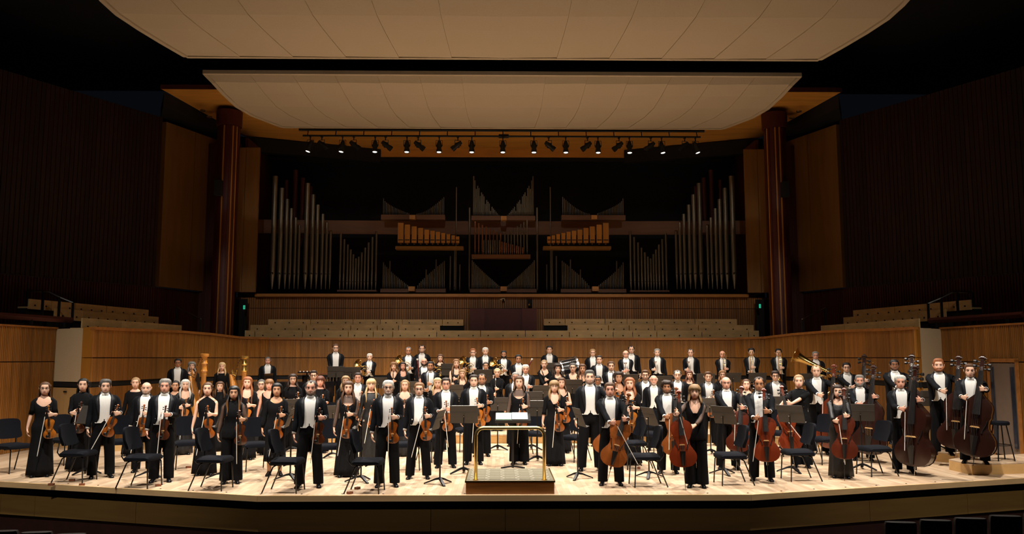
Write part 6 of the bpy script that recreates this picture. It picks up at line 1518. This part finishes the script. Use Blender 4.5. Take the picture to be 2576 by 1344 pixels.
# row, px, head top, feet row (or 0), px per metre (if feet 0), sex, skin, hair colour, hair style, outfit, pose, options
PEOPLE = [
 ('F', 114, 960, 1199, 0, 'f', 'fair', 'brown', 'tied:back:.36', dict(SS), 'V', O(glasses=1, v='violin_gold', bow=7, vx=.10, tilt=-4)),
 ('F', 210, 951, 1184, 0, 'f', 'fair', 'black', 'tied:back:.30', dict(LSH), 'V', O(both=1, vx=.0, bow=6, v='violin_dark')),
 ('F', 266, 954, 1202, 0, 'm', 'fair', 'dgrey', 'full', 'tails', 'V', O(vx=.16, tilt=17, bow=25, v='violin', yaw=8)),
 ('S', 342, 949, 0, 117, 'f', 'fair', 'dblond', 'tied:lowbun', dict(BOAT), 'V', O(bow=False, vx=.06)),
 ('F', 369, 962, 1187, 0, 'm', 'fair', 'grey', 'bald', 'tails', 'V', O(beard='short', bow=10, vx=.0, stout=.02)),
 ('F', 416, 953, 1212, 0, 'm', 'pink', 'grey', 'full', 'tails', 'V', O(bow=3, vx=.04, v='violin_dark', stout=.05)),
 ('S', 442, 957, 0, 114, 'f', 'mid', 'black', 'tied:bun', dict(SLV), 'N', O()),
 ('S', 467, 954, 0, 116, 'f', 'fair', 'white', 'long:wavy:.42', dict(SEQ), 'V', O(both=1, vx=.02, v='violin_gold', bow=3)),
 ('B', 448, 902, 0, 97, 'm', 'tan', 'black', 'short', 'tails', 'N', O(glasses=1)),
 ('B', 483, 910, 0, 94, 'f', 'fair', 'grey', 'curly:curls:.28', dict(LS), 'N', O()),
 ('B', 559, 912, 0, 95, 'f', 'fair', 'blond', 'long:fall:.34', dict(BOAT), 'N', O()),
 ('B', 674, 897, 0, 84, 'm', 'pink', 'dgrey', 'buzz', 'tails', 'N', O()),
 ('B', 845, 865, 0, 83, 'm', 'fair', 'brown', 'short', 'tails', 'K', O(glasses=1)),
 ('F', 523, 961, 1195, 0, 'f', 'fair', 'brown', 'tied:back:.24', dict(HALT), 'V', O(vx=.05, tilt=-3, bow=9)),
 ('S', 554, 959, 0, 112, 'f', 'fair', 'brown', 'long:wavy:.36', dict(LSH), 'N', O()),
 ('F', 589, 970, 1216, 0, 'f', 'mid', 'ombre', 'long:fall:.50', tr_(dict(LSH, slm='sheer')), 'V', O(vx=.13, tilt=-3, bow=-2, v='violin_dark')),
 ('S', 623, 947, 0, 122, 'f', 'fair', 'red', 'long:fall:.52', dict(SS), 'V', O(both=1, vx=.04, bow=False, v='violin_gold')),
 ('S', 658, 954, 0, 112, 'f', 'fair', 'dgrey', 'tied:lowbun', dict(LS, neck='vee', sl=.5, m='sequin'), 'N', O(glasses=1)),
 ('S', 678, 953, 0, 116, 'f', 'pink', 'lbrown', 'bangs:pony:.34', dict(SLV), 'N', O()),
 ('F', 697, 963, 1196, 0, 'f', 'mid', 'black', 'long:back:.4', dict(LS, sl=1.0, necklace=1, hem=.27), 'V', O(vx=.08, tilt=8, bow=9)),
 ('S', 737, 940, 0, 109, 'f', 'fair', 'dark', 'long:curls:.32', dict(JW), 'V', O(glasses=1, v='viola', both=1, bow=False)),
 ('S', 789, 932, 0, 104, 'm', 'fair', 'dark', 'quiff', 'tails', 'N', O(glasses=1)),
 ('S', 806, 945, 0, 114, 'f', 'pink', 'auburn', 'bangs:fall:.24', dict(JW, sl=.75), 'V', O(v='viola', vx=.06, bow=False)),
 ('F', 783, 957, 1226, 0, 'm', 'pink', 'dgrey', 'receding', 'tails', 'V', O(beard='short', vx=.17, tilt=3, bow=5, v='violin_dark')),
 ('S', 870, 945, 0, 108, 'f', 'fair', 'dblond', 'long:wavy:.34', dict(LS), 'N', O()),
 ('S', 901, 937, 0, 110, 'm', 'pink', 'dark', 'short', 'tails', 'V', O(v='viola', vx=.1, bow=False)),
 ('F', 877, 958, 1199, 0, 'f', 'fair', 'brown', 'long:fall:.40', dict(MESH), 'V', O(vx=.0, tilt=3, bow=8)),
 ('S', 934, 952, 0, 124, 'f', 'fair', 'blond', 'bangs:fall:.46', dict(SEQ, neck='jewel'), 'V', O(vx=.05, bow=9, v='violin')),
 ('F', 977, 956, 1224, 0, 'm', 'fair', 'white', 'short', 'tails', 'V', O(beard='goatee', glasses=1, vx=.07, tilt=-2, bow=0, v='violin')),
 ('S', 1019, 955, 0, 118, 'f', 'fair', 'dblond', 'tied:back:.28', dict(SEQ, sl=.75), 'V', O(both=1, bow=False, vx=.0)),
 ('F', 1055, 962, 1204, 0, 'm', 'fair', 'lbrown', 'short', 'tails', 'V', O(glasses=1, beard='stubble', stout=.07, vx=.13, tilt=-2, bow=14, v='violin')),
 ('S', 1101, 950, 0, 112, 'f', 'fair', 'blond', 'long:wavy:.38', dict(LS, neck='scoop'), 'N', O()),
 ('F', 1122, 950, 1176, 0, 'm', 'pink', 'dark', 'short', 'tails', 'V', O(glasses=1, both=1, vx=.01, bow=-7, tilt=-3, v='violin')),
 ('F', 1192, 942, 1168, 0, 'm', 'fair', 'dark', 'short', 'tails', 'V', O(vx=.08, tilt=-8, bow=4, v='violin_gold')),
 ('S', 1212, 940, 0, 118, 'm', 'tan', 'dark', 'receding', 'tails', 'V', O(beard='short', vx=.1, bow=False)),
 ('M', 1251, 926, 0, 98, 'f', 'fair', 'blond', 'tied:bun', dict(LSH), 'W', O(v='flute', vx=-.03, one=0)),
 ('B', 930, 889, 0, 83, 'm', 'fair', 'white', 'short', 'tails', 'H', O(vx=-.16)),
 ('B', 1028, 873, 0, 86, 'm', 'tan', 'dgrey', 'receding', 'tails', 'H', O(vx=-.06, beard='stubble')),
 ('B', 1062, 868, 0, 80, 'm', 'fair', 'dark', 'receding', 'tails', 'N', O(beard='short')),
 ('M', 991, 911, 0, 93, 'f', 'fair', 'lbrown', 'curly:curls:.3', dict(LS, neck='vee'), 'W', O(v='oboe')),
 ('M', 1014, 913, 0, 91, 'f', 'pink', 'dark', 'long:fall:.36', dict(SEQ), 'N', O()),
 ('M', 1067, 901, 0, 92, 'm', 'pink', 'dark', 'bald', 'tails', 'W', O(v='bassoon', beard='full', glasses=1, vx=-.12, vz=1.0, tilt=-6)),
 ('M', 1083, 909, 0, 97, 'm', 'tan', 'black', 'short', 'tails', 'W', O(v='clarinet', beard='short', vx=-.05)),
 ('B', 1108, 891, 0, 87, 'f', 'fair', 'brown', 'long:curls:.24', dict(LS), 'H', O(glasses=1, vx=-.05)),
 ('M', 1148, 903, 0, 93, 'f', 'fair', 'lbrown', 'long:fall:.44', dict(SLV, m='sequin'), 'W', O(v='clarinet', vx=-.08)),
 ('M', 1163, 929, 0, 98, 'f', 'fair', 'dblond', 'long:curls:.34', dict(LS, neck='scoop'), 'W', O(v='clarinet', vx=-.08)),
 ('B', 1190, 877, 0, 84, 'm', 'fair', 'red', 'quiff', 'tails', 'H', O(vx=-.1, glasses=1)),
 ('B', 1221, 874, 0, 82, 'm', 'fair', 'white', 'short', 'tails', 'N', O()),
 ('B', 1267, 882, 0, 86, 'm', 'tan', 'black', 'short', 'tails', 'H', O(beard='full', vx=-.12)),
 ('M', 1222, 911, 0, 91, 'f', 'mid', 'dark', 'tied:bun', dict(SEQ), 'N', O()),
 ('M', 1304, 892, 0, 91, 'm', 'tan', 'black', 'short', 'tails', 'W', O(v='bassoon', vx=.06, tilt=26, vz=1.02)),
 ('M', 1322, 917, 0, 99, 'm', 'pink', 'white', 'short', 'tails', 'W', O(v='clarinet', vx=.04, tilt=8)),
 ('S', 1297, 935, 0, 106, 'm', 'pink', 'grey', 'buzz', 'tails', 'N', O()),
 ('F', 1306, 945, 1168, 0, 'f', 'fair', 'brown', 'long:fall:.24', tr_(dict(MESH, neck='scoop')), 'V', O(vx=.08, bow=4, vz=1.15)),
 ('B', 1382, 870, 0, 80, 'm', 'fair', 'dark', 'short', 'tails', 'N', O()),
 ('M', 1369, 905, 0, 94, 'f', 'fair', 'dblond', 'tied:bun', dict(LS, neck='scoop'), 'W', O(v='clarinet', tilt=-20, vx=.06)),
 ('M', 1403, 915, 0, 97, 'f', 'fair', 'dark', 'curly:curls:.3', dict(LS), 'N', O()),
 ('M', 1441, 913, 0, 96, 'f', 'fair', 'dgrey', 'short', dict(LS, neck='vee', sl=.5), 'N', O(glasses=1)),
 ('M', 1465, 915, 0, 99, 'f', 'mid', 'brown', 'long:fall:.3', dict(SLV), 'W', O(v='oboe', vx=.02, tilt=-12)),
 ('F', 1394, 956, 1171, 0, 'f', 'fair', 'dblond', 'bangs:fall:.36', dict(LS, neck='vee', sl=.75), 'V', O(glasses=1, vx=.06, tilt=-3, bow=5, v='violin')),
 ('S', 1412, 949, 0, 114, 'f', 'fair', 'brown', 'long:fall:.26', dict(SLV), 'V', O(vx=.1, bow=False)),
 ('F', 1483, 931, 1184, 0, 'm', 'fair', 'dgrey', 'quiff', 'tails', 'C', O(beard='short', cx=.12, tilt=12, v='cello_brown', rhang=1, bow=False)),
 ('S', 1504, 944, 0, 106, 'm', 'tan', 'black', 'buzz', 'tails', 'N', O(glasses=1)),
 ('B', 1491, 878, 0, 81, 'm', 'fair', 'dblond', 'short', 'tails', 'N', O(glasses=1)),
 ('M', 1507, 894, 0, 91, 'm', 'fair', 'dark', 'short', 'tails', 'N', O()),
 ('M', 1537, 909, 0, 97, 'm', 'fair', 'brown', 'short', 'tails', 'W', O(v='clarinet', vx=.02)),
 ('F', 1534, 962, 1220, 0, 'm', 'pink', 'brown', 'short', 'tails', 'C', O(cx=-.10, tilt=15, v='cello_brown', bow=-28)),
 ('S', 1556, 935, 0, 112, 'f', 'mid', 'dark', 'curly:curls:.3', dict(SLV), 'V', O(v='viola', vx=-.1, bow=False, vz=1.35)),
 ('S', 1584, 949, 0, 128, 'f', 'fair', 'red', 'long:wavy:.34', dict(SS, sl=.75), 'V', O(v='viola_gold', both=1, vx=.06, bow=4)),
 ('B', 1588, 870, 0, 80, 'm', 'fair', 'dark', 'receding', 'tails', 'N', O()),
 ('B', 1574, 881, 0, 86, 'm', 'pink', 'grey', 'fringebald', 'tails', 'W', O(v='trumpet', vx=-.04, glasses=1)),
 ('B', 1653, 877, 0, 84, 'm', 'fair', 'grey', 'short', 'tails', 'W', O(v='trumpet', vx=-.08, rside=1)),
 ('S', 1623, 931, 0, 104, 'm', 'fair', 'brown', 'quiff', 'tails', 'N', O(glasses=1, beard='short')),
 ('S', 1644, 943, 0, 111, 'm', 'pink', 'white', 'fringebald', 'tails', 'N', O(beard='goatee')),
 ('F', 1677, 957, 1190, 0, 'm', 'tan', 'dark', 'curly', 'tails', 'C', O(beard='short', cx=.06, tilt=4, bow=2, v='cello_brown')),
 ('S', 1704, 931, 0, 103, 'm', 'fair', 'dgrey', 'receding', 'tails', 'N', O()),
 ('S', 1734, 932, 0, 100, 'f', 'fair', 'auburn', 'long:fall:.36', dict(LS), 'N', O()),
 ('F', 1747, 966, 1226, 0, 'f', 'fair', 'dblond', 'bangs:fall:.26', tr_(dict(LS, neck='vee', slm='sheer')), 'C', O(cx=-.18, tilt=-3, swap=1, bow=-14, v='cello')),
 ('B', 1737, 878, 0, 84, 'm', 'fair', 'dgrey', 'receding', 'tails', 'W', O(v='trumpet', vx=-.07, rside=1)),
 ('S', 1781, 935, 0, 105, 'm', 'fair', 'brown', 'quiff', 'tails', 'V', O(v='viola', both=1, bow=False, vx=.08)),
 ('S', 1817, 931, 0, 100, 'f', 'fair', 'lbrown', 'long:fall:.26', dict(LS), 'N', O(glasses=1)),
 ('B', 1817, 882, 0, 84, 'm', 'pink', 'lbrown', 'fringebald', 'tails', 'W', O(v='trombone', vx=.03)),
 ('F', 1826, 947, 1179, 0, 'm', 'pink', 'grey', 'fringebald', 'tails', 'C', O(glasses=1, cx=.09, tilt=6, v='cello_dark', bow=3)),
 ('S', 1877, 953, 0, 117, 'f', 'fair', 'brown', 'tied:back:.26', dict(LS), 'C', O(cx=.06, tilt=6, bow=0)),
 ('F', 1909, 948, 1209, 0, 'm', 'tan', 'dark', 'receding', 'tails', 'C', O(cx=.10, tilt=-1, v='cello', bow=9)),
 ('B', 1890, 876, 0, 84, 'm', 'fair', 'black', 'full', 'tails', 'W', O(v='trombone', vx=.0)),
 ('S', 1950, 933, 0, 105, 'm', 'fair', 'dark', 'full', 'tails', 'N', O(glasses=1)),
 ('B', 1958, 877, 0, 85, 'm', 'fair', 'black', 'short', 'tails', 'W', O(v='trombone', vx=.02)),
 ('F', 2009, 942, 1176, 0, 'f', 'fair', 'dblond', 'tied:pony:.22', tr_(dict(LSH, sl=.5, buttons=1)), 'C', O(cx=-.13, tilt=-6, bow=-36, v='cello', vyaw=12)),
 ('S', 2053, 918, 1142, 0, 'm', 'fair', 'dblond', 'receding', 'tails', 'B', O(cx=.22, tilt=3, v='bass_red', bow=3)),
 ('B', 2051, 884, 0, 92, 'm', 'pink', 'grey', 'short', 'tails', 'T', O(glasses=1)),
 ('F', 2107, 967, 1202, 0, 'f', 'fair', 'dark', 'long:fall:.34', dict(SEQ, neck='round'), 'C', O(cx=.05, tilt=2, v='cello_dark', bow=-6)),
 ('S', 2129, 912, 0, 105, 'm', 'fair', 'black', 'short', 'tails', 'B', O(glasses=1, cx=.26, bow=False, stout=.03)),
 ('S', 2162, 943, 0, 123, 'm', 'pink', 'grey', 'quiff', 'tails', 'B', O(beard='full', cx=.08, tilt=5, v='bass', bow=False)),
 ('S', 2249, 903, 1117, 0, 'm', 'brown', 'black', 'buzz', 'tails', 'B', O(beard='short', cx=.18, bow=False, z=.22)),
 ('F', 2264, 944, 1189, 0, 'm', 'pink', 'white', 'full', 'tails', 'B', O(cx=.12, tilt=2, vyaw=-32, bow=3, v='bass')),
 ('S', 2360, 902, 0, 128, 'm', 'fair', 'red', 'quiff', 'tails', 'B', O(beard='big', cx=.18, tilt=4, v='bass', bow=2, z=.19)),
 ('F', 2439, 915, 1166, 0, 'm', 'fair', 'brown', 'quiff', 'tails', 'B', O(beard='stubble', cx=-.04, tilt=7, v='bass', bow=6, z=.19)),
]
ORD = ['first', 'second', 'third', 'fourth', 'fifth', 'sixth', 'seventh', 'eighth', 'ninth', 'tenth', 'eleventh', 'twelfth', 'thirteenth', 'fourteenth', 'fifteenth', 'sixteenth', 'seventeenth', 'eighteenth', 'nineteenth', 'twentieth', 'twenty-first', 'twenty-second', 'twenty-third', 'twenty-fourth', 'twenty-fifth', 'twenty-sixth', 'twenty-seventh', 'twenty-eighth', 'twenty-ninth', 'thirtieth'] + ['thirty-' + q for q in ('first', 'second', 'third', 'fourth', 'fifth', 'sixth', 'seventh', 'eighth', 'ninth')]
ROWN = {'F': 'front row', 'S': 'second row', 'M': 'woodwind rows', 'B': 'back row'}
INAME = {'violin': 'violin', 'viola': 'viola', 'cello': 'cello', 'bass': 'double bass', 'clarinet': 'clarinet', 'oboe': 'oboe', 'flute': 'flute', 'bassoon': 'bassoon', 'horn': 'french horn', 'trumpet': 'trumpet', 'trombone': 'trombone', 'tuba': 'tuba', 'bow': 'bow'}
rank = {}
for rw in 'FSMB':
    for i, p in enumerate(sorted((q for q in PEOPLE if q[0] == rw), key=lambda q: q[1])): rank[id(p)] = ORD[i]
for P in PEOPLE:
    rw, px, top, feet, s_, sex, skin, hc, hs, outfit, pose, o = P
    female = sex == 'f'; zf = o.get('z')
    if feet: g = G(px, feet, zf or 0.0); y = g.y
    else: y = G(px, 900 + 2.1 * s_, 0.0).y
    t = D(px, top, y)
    if zf is None: zf = 0.0 if feet else riser_z(y, t.x)
    h = t.z - zf - (0.012 if hs != 'bald' else 0)
    h = max(1.55, min(1.93, h))
    gfeet = Vector((t.x, y, zf)); rz = -math.atan2(t.x, y) * .85 + R(o.get('yaw', (px * 37) % 9 - 4))
    aL, aR, items = POSE[pose](o)
    hold = ' and '.join(['a ' + INAME[k.split('_')[0]] for k, _, _ in items if k != 'bow']) if items else ''
    if outfit == 'tails': cl = 'black tailcoat and white bow tie'
    else:
        oo = outfit; cl = {'halter': 'black halter-neck', 'vee': 'black V-neck', 'high': 'black high-neck', 'boat': 'black boat-neck'}.get(oo.get('neck'), 'black')
        if oo.get('m') == 'sequin': cl = cl.replace('black', 'glittery black')
        cl += {0: ' sleeveless', .5: ' short-sleeved', .75: ' three-quarter-sleeved', 1.0: ' long-sleeved'}[oo.get('sl', 1.0)]
        if oo.get('slm'): cl = cl.replace('long-sleeved', 'sheer-sleeved')
        cl += ' top and trousers' if oo.get('bottom') == 'trousers' else ' dress'
    act = f'holding {hold}' if hold else ('with hands folded' if pose == 'K' else 'standing with arms down')
    lab = f"person in {cl} {act}, {rank[id(P)]} from left in {ROWN[rw]}"
    for a_, c_ in (('black tailcoat and white bow tie', 'black tailcoat'), ('standing with arms down', 'standing'), ('three-quarter-sleeved ', ''), (' top and trousers', ' top, trousers'), ('glittery black', 'glittery'), ('short-sleeved ', ''), ('sheer-sleeved ', 'sheer ')):
        if len(lab.split()) > 16: lab = lab.replace(a_, c_)
    r = person(lab, gfeet, rz, h, female, skin, hc, hs, outfit, aL, aR, o.get('beard'), None, bool(o.get('glasses')), o.get('stout', 0.0), .02 + .012 * ((px * 13) % 4), 'orchestra players')
    PM = Matrix.Translation(gfeet) @ Matrix.Rotation(rz, 4, 'Z'); sc_ = h / 1.752
    for k, loc, rot in items:
        big = k.split('_')[0] in ('cello', 'bass')
        l2 = V3(loc) * sc_
        nm = INAME[k.split('_')[0]]
        place(k, PM @ Matrix.Translation(l2) @ rot, f"{nm} held by the {rank[id(P)]} player from left in {ROWN[rw]}" if k != 'bow' else f"bow held by the {rank[id(P)]} player from left in {ROWN[rw]}", nm, nm + 's of the orchestra' if k != 'bow' else 'violin, cello and bass bows')
